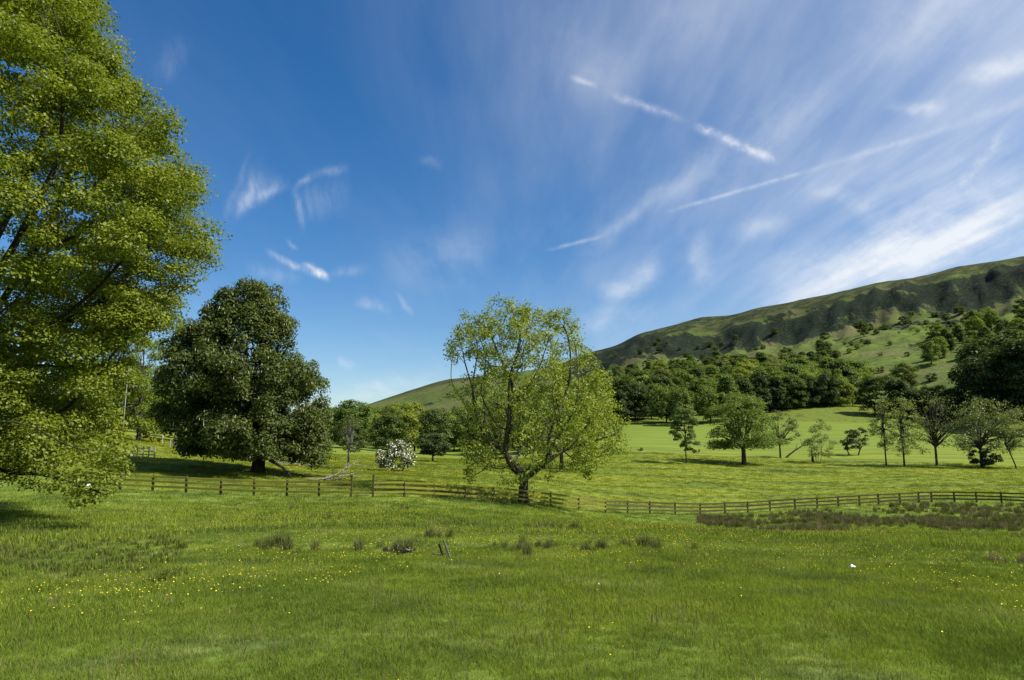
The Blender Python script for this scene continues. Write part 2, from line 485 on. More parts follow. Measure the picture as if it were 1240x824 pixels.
def m_hill():
    m, g = new_mat('moor_hillside')
    pos = g.n('ShaderNodeNewGeometry').outputs['Position']
    at_c = g.n('ShaderNodeAttribute', attribute_name='crag').outputs['Fac']
    at_t = g.n('ShaderNodeAttribute', attribute_name='tpos').outputs['Fac']
    at_a = g.n('ShaderNodeAttribute', attribute_name='azim').outputs['Fac']
    cv = g.n('ShaderNodeCombineXYZ'); g.put(cv.inputs[0], g.m('ADD', g.m('MULTIPLY', at_a, 70.0), g.m('MULTIPLY', at_t, 16.0))); g.put(cv.inputs[1], g.m('MULTIPLY', at_t, 13.0))
    runs = g.noise(cv.outputs[0], 1.0, 6.0, 0.65)
    cv2 = g.n('ShaderNodeCombineXYZ'); g.put(cv2.inputs[0], g.m('MULTIPLY', at_a, 14.0)); g.put(cv2.inputs[1], g.m('MULTIPLY', at_t, 30.0))
    ledges = g.noise(cv2.outputs[0], 1.0, 6.0, 0.65)
    n1 = g.noise(pos, 0.012, 5.0, 0.62); n2 = g.noise(pos, 0.06, 5.0, 0.65); n3 = g.noise(pos, 0.30, 3.0, 0.6)
    grass = g.mix(g.rng(n2, .40, .62), (0.062, 0.090, 0.020), (0.105, 0.140, 0.028))
    bracken = g.mix(g.rng(n3, .35, .65), (0.085, 0.082, 0.034), (0.130, 0.126, 0.052))
    c = g.mix(g.rng(n1, .47, .58), grass, bracken)
    c = g.mix(g.m('MULTIPLY', g.rng(n1, .40, .34), g.rng(at_t, .74, .66)), c, (0.115, 0.165, 0.026))
    c = g.mix(g.rng(at_t, .36, .30), c, (0.105, 0.135, 0.022))
    heather = g.mix(g.rng(n2, .40, .60), (0.028, 0.037, 0.016), (0.072, 0.082, 0.027))
    c = g.mix(g.rng(g.m('ADD', at_t, g.m('MULTIPLY', n2, .06)), .92, .95), c, heather)
    rock = g.mix(g.rng(n3, .45, .70), (0.014, 0.021, 0.013), (0.034, 0.048, 0.022))
    c = g.mix(g.rng(g.m('ADD', at_c, g.m('ADD', g.m('MULTIPLY', g.m('SUBTRACT', runs, .5), 2.6), g.m('MULTIPLY', g.m('SUBTRACT', ledges, .5), 2.0))), .40, .72), c, rock)
    c = g.mix(g.m('MULTIPLY', g.m('MULTIPLY', g.rng(ledges, .50, .62), g.rng(at_t, .86, .92)), .85), c, (0.030, 0.033, 0.016))
    scrub = g.rng(g.m('ADD', n3, g.m('MULTIPLY', n2, .5)), .84, .96)
    c = g.mix(g.m('MULTIPLY', scrub, .8), c, (0.026, 0.036, 0.013))
    out(g, principled(g, c, 0.95, bump(g, g.m('ADD', g.m('MULTIPLY', n2, 2.0), n3), 0.5, 1.5), 0.05))
    return m


def m_leaf(name, trans=0.38, gloss=0.012, rough=.5):
    """leaf colour comes from each tree's own object colour, varied leaf by leaf"""
    m, g = new_mat(name)
    oi = g.n('ShaderNodeObjectInfo')
    var = g.n('ShaderNodeAttribute', attribute_name='var').outputs['Fac']
    h = g.n('ShaderNodeHueSaturation')
    g.put(h.inputs['Color'], oi.outputs['Color'])
    g.put(h.inputs['Hue'], g.rng(var, 0, 1, .526, .494, smooth=False))
    g.put(h.inputs['Value'], g.rng(var, 0, 1, .72, 1.42, smooth=False))
    h.inputs['Saturation'].default_value = 1.0
    c = h.outputs[0]
    d = g.n('ShaderNodeBsdfDiffuse'); g.put(d.inputs[0], c)
    t = g.n('ShaderNodeBsdfTranslucent'); g.put(t.inputs[0], g.mix(1.0, c, (1.15, 1.25, 0.50), 'MULTIPLY'))
    mx = g.n('ShaderNodeMixShader'); mx.inputs[0].default_value = trans
    g.nt.links.new(d.outputs[0], mx.inputs[1]); g.nt.links.new(t.outputs[0], mx.inputs[2])
    gl = g.n('ShaderNodeBsdfGlossy'); gl.inputs['Roughness'].default_value = rough
    gl.inputs[0].default_value = (1, 1, 1, 1)
    mx2 = g.n('ShaderNodeMixShader'); mx2.inputs[0].default_value = gloss
    g.nt.links.new(mx.outputs[0], mx2.inputs[1]); g.nt.links.new(gl.outputs[0], mx2.inputs[2])
    out(g, mx2.outputs[0])
    return m


def m_grass(name, tint=(1, 1, 1), own=None, trans=.35):
    m, g = new_mat(name)
    if own is None:
        c, *_ = meadow_colour(g)
    else:
        c = own + (1.0,)
    oi = g.n('ShaderNodeObjectInfo')
    hh = g.n('ShaderNodeAttribute', attribute_name='h').outputs['Fac']
    var = g.n('ShaderNodeAttribute', attribute_name='var').outputs['Fac']
    hs = g.n('ShaderNodeHueSaturation'); g.put(hs.inputs['Color'], c)
    g.put(hs.inputs['Hue'], g.rng(var, 0, 1, .512, .485, smooth=False))
    g.put(hs.inputs['Value'], g.m('MULTIPLY', g.rng(var, 0, 1, .75, 1.3, smooth=False), g.rng(oi.outputs['Random'], 0, 1, .82, 1.2, smooth=False)))
    c = g.mix(1.0, hs.outputs[0], tint, 'MULTIPLY')
    c = g.mix(g.m('MULTIPLY', g.rng(hh, .45, 1.0), .30), c, (0.19, 0.22, 0.055)) if own is None else c
    d = g.n('ShaderNodeBsdfDiffuse'); g.put(d.inputs[0], c)
    t = g.n('ShaderNodeBsdfTranslucent'); g.put(t.inputs[0], g.mix(1.0, c, (1.2, 1.2, 0.6), 'MULTIPLY'))
    mx = g.n('ShaderNodeMixShader'); mx.inputs[0].default_value = trans
    g.nt.links.new(d.outputs[0], mx.inputs[1]); g.nt.links.new(t.outputs[0], mx.inputs[2])
    out(g, mx.outputs[0])
    return m


def m_bark(name, c0, c1, scale=6.0):
    m, g = new_mat(name)
    pos = g.n('ShaderNodeTexCoord').outputs['Object']
    n = g.noise(g.mapping(pos, scl=(1, 1, .25)), scale, 5.0, .65)
    big = g.noise(pos, .7, 3.0)
    c = g.mix(g.rng(n, .35, .65), c0, c1)
    c = g.mix(g.m('MULTIPLY', g.rng(big, .5, .7), .5), c, (0.055, 0.065, 0.025))
    out(g, principled(g, c, .95, bump(g, n, .8, .04), .1))
    return m


def m_wood(name, c0, c1, moss, amount=.5):
    m, g = new_mat(name)
    pos = g.n('ShaderNodeNewGeometry').outputs['Position']
    oi = g.n('ShaderNodeObjectInfo').outputs['Random']
    n = g.noise(g.mapping(pos, scl=(1.5, 1.5, 9)), 3.0, 5.0, .65)
    b = g.noise(pos, .55, 4.0, .6)
    c = g.mix(g.rng(n, .3, .7), c0, c1)
    c = g.mix(g.m('MULTIPLY', g.rng(b, .36, .62), amount), c, moss)
    c = g.mix(g.m('MULTIPLY', oi, .35), c, tuple(x * .55 for x in c0))
    out(g, principled(g, c, .9, bump(g, n, .5, .01), .15))
    return m


def m_plain(name, c0, c1, scale=20, rough=.8):
    m, g = new_mat(name)
    pos = g.n('ShaderNodeTexCoord').outputs['Object']
    c = g.mix(g.rng(g.noise(pos, scale, 3.0), .35, .65), c0, c1)
    out(g, principled(g, c, rough))
    return m


M_GROUND, M_HILL = m_ground(), m_hill()
M_LEAF = m_leaf('leaf'); M_LEAF_GLOSSY = m_leaf('chestnut_leaf', .30, .008, .5)
M_BARK = m_bark('bark', (0.030, 0.026, 0.020), (0.085, 0.072, 0.055))
M_BARK_DARK = m_bark('dark_bark', (0.014, 0.012, 0.010), (0.045, 0.038, 0.030))
M_BARK_GREY = m_bark('grey_bark', (0.10, 0.095, 0.085), (0.21, 0.20, 0.18))
M_DEAD = m_bark('dead_wood', (0.10, 0.09, 0.075), (0.30, 0.28, 0.24))
M_POST = m_wood('fence_timber', (0.060, 0.050, 0.026), (0.105, 0.085, 0.040), (0.100, 0.105, 0.020), .6)
M_RAIL_L = m_wood('mossy_sunlit_rail', (0.140, 0.130, 0.030), (0.240, 0.220, 0.045), (0.260, 0.255, 0.028), .7)  # yellow-green moss, with sunlit brightness also put into the rail colour
M_GREYWOOD = m_wood('weathered_timber', (0.36, 0.34, 0.30), (0.56, 0.54, 0.49), (0.20, 0.20, 0.14), .3)
M_BLOSSOM = m_plain('white_blossom', (0.46, 0.44, 0.32), (0.66, 0.63, 0.50), 5)
M_CANDLE = m_plain('chestnut_candle', (0.38, 0.36, 0.24), (0.50, 0.47, 0.33), 5)
M_WHITE = m_plain('white_paint', (0.70, 0.70, 0.68), (0.80, 0.80, 0.78), 8, .5)

# ------------------------------------------------------------------ terrain
def build_terrain():
    az = np.concatenate([np.linspace(-math.pi, -0.85, 40)[:-1], np.linspace(-0.85, 0.85, 420), np.linspace(0.85, math.pi, 40)[1:]])
    rr = np.concatenate([np.linspace(0.0, 2.0, 4)[1:], np.exp(np.linspace(math.log(2.4), math.log(260), 190)), np.exp(np.linspace(math.log(264), math.log(1300), 190)), np.exp(np.linspace(math.log(1330), math.log(9000), 60))])
    na, nr = len(az), len(rr)
    X = np.sin(az)[None] * rr[:, None]; Y = np.cos(az)[None] * rr[:, None]
    Z = H(X.ravel(), Y.ravel()).reshape(X.shape)
    V = np.stack([X, Y, Z], -1).reshape(-1, 3)
    idx = np.arange(na * nr).reshape(nr, na)
    q = np.stack([idx[:-1, :-1], idx[:-1, 1:], idx[1:, 1:], idx[1:, :-1]], -1)
    q = q[..., ::-1]
    t = ridge_t(V[:, 0], V[:, 1])
    azf = np.arctan2(V[:, 0], V[:, 1])
    lo = .815 + .012 * np.sin(azf * 40) + .02 * fbm(azf * 25, t * 0, 5)
    crag = sstep(t, lo - .07, lo) * (1 - sstep(t, .86, .93)) * sstep(azf, .02, .12)
    crag = np.maximum(crag, sstep(t, .66, .72) * (1 - sstep(t, .72, .78)) * .4)
    crag = np.maximum(crag, sstep(t, .955, .985) * (1 - sstep(t, 1., 1.03)) * .55 * sstep(azf, .02, .08) * (1 - sstep(azf, .30, .45)))
    crag = np.maximum(crag, sstep(azf, .06, .12) * (1 - sstep(azf, .18, .30)) * sstep(t, .72, .80) * .75)  # left flank: dark heather, with its shade painted in through this mask
    wood_az = (rr > 262)
    # three pieces of one continuous sheet
    def piece(name, rows, mat, label):
        fq = q[rows].reshape(-1, 4)
        used, inv = np.unique(fq, return_inverse=True)
        o = mesh_obj(name, V[used], inv.reshape(-1, 4), mat, attrs={'crag': crag[used], 'tpos': np.minimum(t[used], 2), 'azim': azf[used]}, smooth=True)
        tag(o, label, 'ground', kind='structure')
        return o
    k1 = int(np.searchsorted(rr, 262))
    m = piece('meadow', slice(0, k1), M_GROUND, 'green grass meadow rolling down to the fence and valley floor')
    # close the hole at the camera's feet
    piece('hillside', slice(k1, nr - 1), M_HILL, 'moorland hillside rising to a dark escarpment and level ridge')
    ctr = np.array([[0, 0, h1(0, 0)]] + [V[i] for i in idx[0]])
    nn = len(ctr) - 1
    o = mesh_obj('meadow_footing', ctr, [(0, i + 2, i + 1) for i in range(nn - 1)], M_GROUND)
    o.parent = m


build_terrain()


# ------------------------------------------------------------------ trees
def lobes_from_outline(poly, d, n, rlo, rhi, rs, base, edge=0.75, squash=1.0):
    """poly: outline (px,py) of a crown at depth d -> lobe centres and radii (world, relative to base).
    The crown is as deep as it is wide at every height."""
    W_ = np.array([at(px, py, d) for px, py in poly])
    x, z = W_[:, 0], W_[:, 2]
    x2, z2 = np.roll(x, -1), np.roll(z, -1)
    C, R = [], []
    tries = 0
    while len(C) < n and tries < n * 60:
        tries += 1
        zz = rs.uniform(z.min(), z.max())
        hit = (z > zz) != (z2 > zz)
        if not hit.any():
            continue
        xs = x[hit] + (zz - z[hit]) / (z2[hit] - z[hit]) * (x2[hit] - x[hit])
        xl, xr = xs.min(), xs.max()
        hw, xc = (xr - xl) / 2, (xr + xl) / 2
        if rs.rand() > (hw / ((x.max() - x.min()) / 2)) ** 1.2 + .05:
            continue
        r = min(rs.uniform(rlo, rhi), hw * .9)
        lim = max(hw - r * edge, 0.0)
        rho = lim * rs.uniform(0, 1) ** 0.30
        th = rs.uniform(0, 2 * math.pi)
        zc = min(max(zz, z.min() + r * .6), z.max() - r * edge)
        C.append((xc + rho * math.cos(th) - base[0], d + rho * math.sin(th) * squash - base[1], zc - base[2])); R.append(r)
    return np.array(C), np.array(R)


def leaves_mesh(Pn, N, size, rs, aspect=.62, droop=0.0):
    n = len(Pn)
    N = N / (np.linalg.norm(N, axis=1)[:, None] + 1e-9)
    rnd = rs.normal(size=(n, 3)); rnd[:, 2] -= droop
    U = rnd - N * (rnd * N).sum(1)[:, None]; U /= np.linalg.norm(U, axis=1)[:, None] + 1e-9
    Wv = np.cross(N, U)
    s = size * rs.uniform(.65, 1.35, n)[:, None]
    a = Pn - U * s * .5; c = Pn + U * s * .5
    fold = N * s * .12
    b = Pn - U * s * .06 + Wv * s * aspect * .5 + fold; d_ = Pn - U * s * .06 - Wv * s * aspect * .5 + fold
    V = np.stack([a, b, c, d_], 1).reshape(-1, 3)
    Fq = np.arange(n * 4).reshape(n, 4)
    return V, Fq


def lobe_leaves(C, R, per, size, rs, up=.45, outw=.7, jit=.6, shell=.55, flat=.8):
    k = np.maximum((per * (R / R.mean()) ** 2).astype(int), 6)
    ci = np.repeat(np.arange(len(C)), k)
    n = len(ci)
    D = rs.normal(size=(n, 3)); D /= np.linalg.norm(D, axis=1)[:, None]
    D[:, 2] = np.where(D[:, 2] < -.35, -D[:, 2], D[:, 2])
    rad = R[ci] * (1 - shell * rs.uniform(0, 1, n) ** 1.6) * rs.uniform(.92, 1.12, n)
    bumpy = 1 + .28 * np.sin(D[:, 0] * 6 + ci) * np.sin(D[:, 1] * 6 + ci * 2) * np.sin(D[:, 2] * 5 + ci * 3)
    Pn = C[ci] + D * (rad * bumpy)[:, None] * np.array([1, 1, flat])
    N = D * outw + np.array([0, 0, up]) + rs.normal(size=(n, 3)) * jit
    lv = rs.uniform(0, 1, len(C))
    var = np.clip(.5 + (lv[ci] - .5) * .45 + rs.normal(size=n) * .17, 0, 1)
    return Pn, N, var


def colonize(att, trunk, D, di, dk, rs, iters=220):
    """space colonisation: returns node positions and parents"""
    nodes = [np.array(p, float) for p in trunk]; par = [-1] + list(range(len(trunk) - 1))
    att = att.copy()
    near = np.full(len(att), 1e9); ni = np.zeros(len(att), int)
    new = list(range(len(nodes)))
    for it in range(iters):
        if len(att) == 0:
            break
        Pn = np.array([nodes[i] for i in new])
        dd = np.linalg.norm(att[:, None] - Pn[None], axis=2)
        j = dd.argmin(1); dv = dd[np.arange(len(att)), j]
        upd = dv < near
        near[upd] = dv[upd]; ni[upd] = np.array(new)[j[upd]]
        keep = near > dk
        att, near, ni = att[keep], near[keep], ni[keep]
        act = near < di
        if not act.any():
            act = near <= near.min() + 1e-6 if len(near) else act
        if not act.any():
            break
        new = []
        for k in np.unique(ni[act]):
            sel = att[act & (ni == k)]
            v = sel - nodes[k]; v /= np.linalg.norm(v, axis=1)[:, None] + 1e-9
            v = v.sum(0) + rs.normal(size=3) * .25
            if par[k] >= 0:
                b = nodes[k] - nodes[par[k]]
                v = v / (np.linalg.norm(v) + 1e-9) + .45 * b / (np.linalg.norm(b) + 1e-9)
            v /= np.linalg.norm(v) + 1e-9
            nodes.append(nodes[k] + v * D); par.append(k); new.append(len(nodes) - 1)
        if not new:
            break
    return np.array(nodes), np.array(par)


def skeleton_mesh(nodes, par, r_tip, r_trunk, expo=2.4):
    n = len(nodes)
    acc = np.zeros(n); kids = [[] for _ in range(n)]
    for i in range(n):
        if par[i] >= 0:
            kids[par[i]].append(i)
    rad = np.zeros(n)
    for i in range(n - 1, -1, -1):
        rad[i] = r_tip if not kids[i] else sum(rad[k] ** expo for k in kids[i]) ** (1 / expo)
    rad = r_tip + (rad - r_tip) * (r_trunk - r_tip) / max(rad[0] - r_tip, 1e-6)
    mb = MB()
    starts = [(0, None)]
    while starts:
        i, p = starts.pop()
        P_, R_ = ([nodes[p]], [min(rad[p], rad[i] * 1.15)]) if p is not None else ([], [])
        while True:
            P_.append(nodes[i]); R_.append(rad[i])
            if not kids[i]:
                break
            ks = sorted(kids[i], key=lambda k: -rad[k])
            for k in ks[1:]:
                starts.append((k, i))
            i = ks[0]
        if len(P_) < 2:
            continue
        P_ = np.array(P_); R_ = np.array(R_); R_[-1] *= .5
        mx = R_.max()
        mb.tube(P_, R_, 9 if mx > .15 else (6 if mx > .05 else 4), cap=False)
    return mb, rad, kids


def limbs_simple(C, R, trunk_top, r_trunk, rs, n, lean=(0, 0)):
    """trunk with n limbs reaching towards lobes (for trees further off)"""
    mb = MB()
    T = np.array([[0, 0, -.35], [lean[0] * .1, lean[1] * .1, trunk_top * .15], [lean[0] * .5, lean[1] * .5, trunk_top * .6], [lean[0], lean[1], trunk_top]])
    mb.tube(T, np.array([1.35, 1.05, .9, .8]) * r_trunk, 8, cap=False)
    order = rs.permutation(len(C))[:n]
    for j in order:
        tgt = C[j]; st = T[2] + (T[3] - T[2]) * rs.uniform(0, 1)
        k = np.linspace(0, 1, 6)[:, None]
        mid = (st + tgt) / 2 + np.array([0, 0, .12 * np.linalg.norm(tgt - st)]) + rs.normal(size=3) * .06 * np.linalg.norm(tgt - st)
        Pp = (1 - k) ** 2 * st + 2 * k * (1 - k) * mid + k ** 2 * tgt
        rr = r_trunk * (.55 * (1 - k[:, 0]) ** 1.1 + .06)
        mb.tube(Pp, rr, 5, cap=False)
        for _ in range(2):
            a = Pp[rs.randint(2, 5)]; b = a + (tgt - a) * rs.uniform(.5, .9) + rs.normal(size=3) * .10 * np.linalg.norm(tgt - st)
            mb.tube(np.array([a, (a + b) / 2 + rs.normal(size=3) * .05, b]), r_trunk * np.array([.2, .12, .05]), 4, cap=False)
    return mb


def crown_obj(Pn, N, var, size, rs, mat, col, parent, name='crown', aspect=.62, droop=0):
    V, Fq = leaves_mesh(Pn, N, size, rs, aspect, droop)
    o = mesh_obj(name, V, Fq, mat, parent, attrs={'var': np.repeat(var, 4)})
    o.color = col + (1.0,)
    return o


def drop(px, py, d):
    """ground point straight below a pixel column at depth d"""
    x = xpx(px, d, py)
    return np.array([x, d, h1(x, d)])


def tree(name, label, cat, px, py, d, poly, seed, col, nl=60, rl=(.14, .26), per=70, leaf=.3, trunk_r=.25, trunk_frac=.35, limbs=14,
         bark=None, group=None, mat=None, up=.45, outw=.7, jit=.6, shell=.55, flat=.8, aspect=.62, lean=(0, 0), squash=1.0, stems=1, stem_spread=0.0):
    rs = np.random.RandomState(seed)
    base = drop(px, py, d)
    t = empty(name, base, label, cat, group)
    if d > 100:
        poly = [(px + (a - px) * 1.12, min(py + 1, py + (b - py) * 1.05)) for a, b in poly]
    wpx = max(p[0] for p in poly) - min(p[0] for p in poly)
    hw = wpx / 2 * d / F
    C, R = lobes_from_outline(poly, d, nl, hw * rl[0], hw * rl[1], rs, base, edge=.5, squash=squash)
    hgt = C[:, 2].max()
    if stems == 1:
        mb = limbs_simple(C, R, hgt * trunk_frac, trunk_r, rs, limbs, lean)
        mb.build('trunk', bark or M_BARK, t, smooth=True)
    else:
        for k in range(stems):
            a = 2 * math.pi * k / stems + rs.uniform(-.3, .3)
            off = np.array([math.cos(a), math.sin(a) * .6, 0]) * stem_spread
            sel = np.argsort(np.linalg.norm(C[:, :2] - off[None, :2] * 2, axis=1))[:max(6, len(C) // 2)]
            mb = limbs_simple(C[sel] - off, R[sel], hgt * trunk_frac * rs.uniform(.8, 1.1), trunk_r * rs.uniform(.7, 1), rs, max(3, limbs // stems), (off[0] * .9, off[1] * .9))
            o = mb.build('trunk', bark or M_BARK, t, smooth=True); o.location = off
    Pn, N, var = lobe_leaves(C, R, per, leaf, rs, up, outw, jit, shell, flat)
    crown_obj(Pn, N, var, leaf, rs, mat or M_LEAF, col, t, aspect=aspect)
    return t, C, R, rs


def oval(x0, x1, y0, y1, n=14, p=2.3, low=0.0, seed=0, rough=.06):
    rr = random.Random(seed + int(x0 * 7 + y0))
    o = []
    for k in range(n):
        a = 2 * math.pi * k / n
        c, s = math.cos(a), math.sin(a)
        ex = 2 / p
        q = 1 + rr.uniform(-rough, rough)
        o.append(((x0 + x1) / 2 + (x1 - x0) / 2 * math.copysign(abs(c) ** ex, c) * q, (y0 + y1) / 2 - (y1 - y0) / 2 * math.copysign(abs(s) ** ex, s) * q))
    return o


# --- the big tree filling the left edge
def left_tree():
    rs = np.random.RandomState(11)
    d = 27.0
    base = drop(-140, 600, d)
    t = empty('broadleaf_tree', base, 'huge leafy tree with boughs sweeping down to the grass, taller than all others', 'tree')
    poly = [(-60, -300), (40, -230), (95, -90), (118, 0), (146, 36), (150, 80), (172, 62), (182, 130), (232, 150), (226, 200), (252, 240), (240, 318), (205, 340), (190, 376), (160, 396), (136, 430),
            (122, 500), (132, 560), (60, 570), (-60, 580), (-250, 560), (-380, 440), (-430, 250), (-380, 50), (-250, -180)]
    C, R = lobes_from_outline(poly, d, 2100, .55, 1.2, rs, base, edge=.7)
    keepm = (C[:, 0] + base[0] > -24.5) | (rs.rand(len(C)) < .2)
    C, R = C[keepm], R[keepm]
    # drooping boughs near the ground
    dro = [(20, 560), (60, 575), (100, 585), (125, 580), (90, 600), (112, 608), (40, 590), (135, 560), (5, 585), (75, 560), (140, 588), (20, 575), (40, 570), (80, 582), (118, 566), (145, 572), (105, 600), (62, 596), (0, 560), (30, 545), (70, 540), (110, 545), (140, 535), (150, 550), (90, 560), (50, 555), (125, 600), (-20, 570), (95, 612)]
    C2 = np.array([at(px, py, d - 1.5 + rs.uniform(-1.5, 2.0)) - base for px, py in dro]); R2 = rs.uniform(.4, .75, len(dro))
    C, R = np.vstack([C, C2]), np.concatenate([R, R2])
    att = np.repeat(C, 2, 0) + rs.normal(size=(len(C) * 2, 3)) * .4
    trunk = [(0, 0, z) for z in np.linspace(-.3, 3.2, 6)]
    nodes, par = colonize(att, trunk, .55, 7.0, .75, rs)
    mb, rad, kids = skeleton_mesh(nodes, par, .010, .46)
    mb.build('trunk', M_BARK_DARK, t, smooth=True)
    vis = C[:, 0] + base[0] > -24.5
    Pn, N, var = lobe_leaves(C[vis], R[vis], 430, .11, rs, up=.55, outw=.75, jit=.5, shell=.6, flat=.72)
    Pm, Nm, vm = lobe_leaves(C[~vis], R[~vis], 110, .28, rs)
    crown_obj(Pn, N, var, .115, rs, M_LEAF, (0.160, 0.182, 0.020), t, aspect=.75)
    if (~vis).any():
        crown_obj(Pm, Nm, vm, .28, rs, M_LEAF, (0.160, 0.182, 0.020), t, aspect=.75)


left_tree()


# --- horse chestnut in flower
def chestnut():
    rs = np.random.RandomState(5)
    d = 66.0
    base = drop(312, 572, d)
    t = empty('chestnut_tree', base, 'dark dome shaped chestnut tree covered in cream blossom candles, foliage nearly to the ground', 'tree')
    poly = [(318, 345), (345, 352), (358, 375), (362, 405), (358, 430), (380, 442), (404, 462), (396, 480), (402, 510), (405, 545), (400, 566), (362, 572), (335, 560), (300, 554), (262, 553), (225, 550), (200, 534),
            (194, 500), (196, 460), (198, 430), (204, 408), (235, 410), (245, 385), (262, 362), (290, 350)]
    C, R = lobes_from_outline(poly, d, 420, .7, 1.35, rs, base, edge=.8)
    mb = limbs_simple(C, R, 3.4, .62, rs, 26, (0.2, 0))
    mb.build('trunk', M_BARK_DARK, t, smooth=True)
    Pn, N, var = lobe_leaves(C, R, 340, .23, rs, up=.45, outw=.8, jit=.5, shell=.5, flat=1.05)
    crown_obj(Pn, N, var, .23, rs, M_LEAF_GLOSSY, (0.080, 0.098, 0.024), t, aspect=.7, droop=.5)
    # blossom candles: small upright cones standing off the clumps
    mb = MB()
    k = 0
    for _ in range(1300):
        i = rs.randint(len(C)); v = rs.normal(size=3); v[2] = abs(v[2]) * .8; v /= np.linalg.norm(v)
        p = C[i] + v * R[i] * 1.02
        outer = np.hypot(p[0], p[1])
        hgt = rs.uniform(.18, .30)
        mb.tube(np.array([p, p + [0, 0, hgt * .5], p + [rs.normal() * .02, rs.normal() * .02, hgt]]), np.array([.026, .03, .008]), 4, cap=False)
    o = mb.build('blossom_candles', M_CANDLE, t); o['kind'] = 'stuff'


chestnut()


# --- ash-like tree in fresh leaf standing at the fence
def centre_tree():
    rs = np.random.RandomState(21)
    d = 57.5
    base = drop(634, 612, d)
    t = empty('spreading_tree', base, 'rounded spreading tree in thin yellow green leaf, branches showing, rising behind the fence', 'tree')
    poly = [(640, 376), (682, 382), (708, 398), (720, 428), (735, 455), (748, 490), (764, 520), (762, 545), (735, 560), (715, 572), (690, 566), (660, 560), (620, 566), (590, 572), (560, 585), (556, 560), (548, 545),
            (552, 520), (545, 480), (548, 450), (530, 432), (535, 415), (552, 392), (590, 380)]
    C, R = lobes_from_outline(poly, d, 330, .5, 1.05, rs, base, edge=.5)
    att = np.repeat(C, 5, 0) + rs.normal(size=(len(C) * 5, 3)) * np.repeat(R, 5)[:, None] * .55
    trunk = [(0, 0, z) for z in (-.35, 0, .4, .9, 1.4, 1.9)]
    nodes, par = colonize(att, trunk, .38, 5.0, .40, rs)
    mb, rad, kids = skeleton_mesh(nodes, par, .011, .40, 2.25)
    V = np.array(mb.V); fl = np.clip(1 - V[:, 2] / .8, 0, 1) ** 2 * .35
    near = np.hypot(V[:, 0], V[:, 1]) < .7
    V[:, :2] *= (1 + fl * near)[:, None]; mb.V = list(V)
    mb.build('trunk', M_BARK, t, smooth=True)
    thin = np.where(rad < .026)[0]
    ht = nodes[thin][:, 2]
    top = ht.max()
    # leafier at the top and on the right flank, thinner on the left
    keep = np.clip(.60 + .45 * sstep(ht, top * .66, top * .85) + .45 * sstep(nodes[thin][:, 0], .5, 4.5), 0, 1)
    thin = thin[rs.rand(len(thin)) < keep]
    per = 26
    Pn = np.repeat(nodes[thin], per, 0) + rs.normal(size=(len(thin) * per, 3)) * np.array([.25, .25, .2])
    cen = np.array([0, 0, top * .55])
    D = Pn - cen; D /= np.linalg.norm(D, axis=1)[:, None]
    N = D * .4 + np.array([0, 0, .5]) + rs.normal(size=Pn.shape) * .6
    var = np.clip(.5 + np.repeat(rs.normal(size=len(thin)) * .15, per) + rs.normal(size=len(Pn)) * .17, 0, 1)
    crown_obj(Pn, N, var, .20, rs, M_LEAF, (0.215, 0.240, 0.034), t, aspect=.6)


centre_tree()

# --- other single trees
tree('lime_tree', 'bright lime green leafy tree beside the white pole', 'tree', 168, 530, 98, [(156, 366), (182, 382), (197, 410), (206, 446), (206, 500), (196, 522), (150, 526), (110, 520), (90, 480), (95, 425), (120, 392)],
     31, (0.163, 0.195, 0.021), nl=190, per=240, leaf=.26, trunk_r=.3, rl=(.12, .24), shell=.6)
tree('lime_tree', 'leafy green tree mostly hidden behind the huge left tree', 'tree', 60, 535, 96, oval(5, 115, 425, 530, seed=2), 32, (0.144, 0.186, 0.030), nl=60, per=208, leaf=.32)
tree('hedge_shrub', 'yellow green shrub at the foot of the lime tree', 'shrub', 140, 531, 92, oval(125, 156, 508, 532), 33, (0.240, 0.240, 0.027), nl=26, per=128, leaf=.22, trunk_r=.05, trunk_frac=.2)
tree('hedge_shrub', 'yellow green shrub in the gap between lime tree and chestnut', 'shrub', 186, 538, 104, oval(168, 200, 508, 540), 34, (0.240, 0.240, 0.030), nl=26, per=128, leaf=.24, trunk_r=.05, trunk_frac=.2)

tree('birch_tree', 'slender pale barked tree in thin leaf beside the stile', 'tree', 421.5, 568, 85, [(425, 497), (438, 508), (446, 525), (447, 543), (436, 550), (420, 548), (408, 545), (404, 525), (410, 508)],
     41, (0.111, 0.127, 0.039), nl=70, per=51, leaf=.19, trunk_r=.13, trunk_frac=.45, limbs=30, bark=M_BARK_GREY, outw=.4, jit=.9, shell=.9)
t, C, R, rs = tree('hawthorn_tree', 'small round hawthorn smothered in white blossom on three stems', 'tree', 480, 571, 84, [(482, 533), (497, 540), (505, 553), (502, 564), (490, 569), (468, 569), (455, 565), (453, 555), (462, 543)],
                   42, (0.078, 0.111, 0.033), nl=70, per=72, leaf=.20, trunk_r=.11, trunk_frac=.3, limbs=12, stems=3, stem_spread=.7)
Pn, N, var = lobe_leaves(C, R * 1.04, 34, .15, rs, up=.6, shell=.35)
o = crown_obj(Pn, N, var, .17, rs, M_BLOSSOM, (.8, .8, .7), t, name='blossom', aspect=.9)
tree('round_bush', 'low dark rounded tree with shadow beneath, past the white hawthorn', 'tree', 524, 556, 121, oval(506, 545, 528, 554), 43, (0.068, 0.088, 0.030), nl=50, per=112, leaf=.28, trunk_r=.16, trunk_frac=.3)
tree('meadow_tree', 'mid green tree with dark trunk standing behind the spreading tree', 'tree', 680, 567, 105, oval(628, 738, 478, 552, seed=5), 44, (0.135, 0.165, 0.040), nl=80, per=120, leaf=.30, trunk_r=.28)
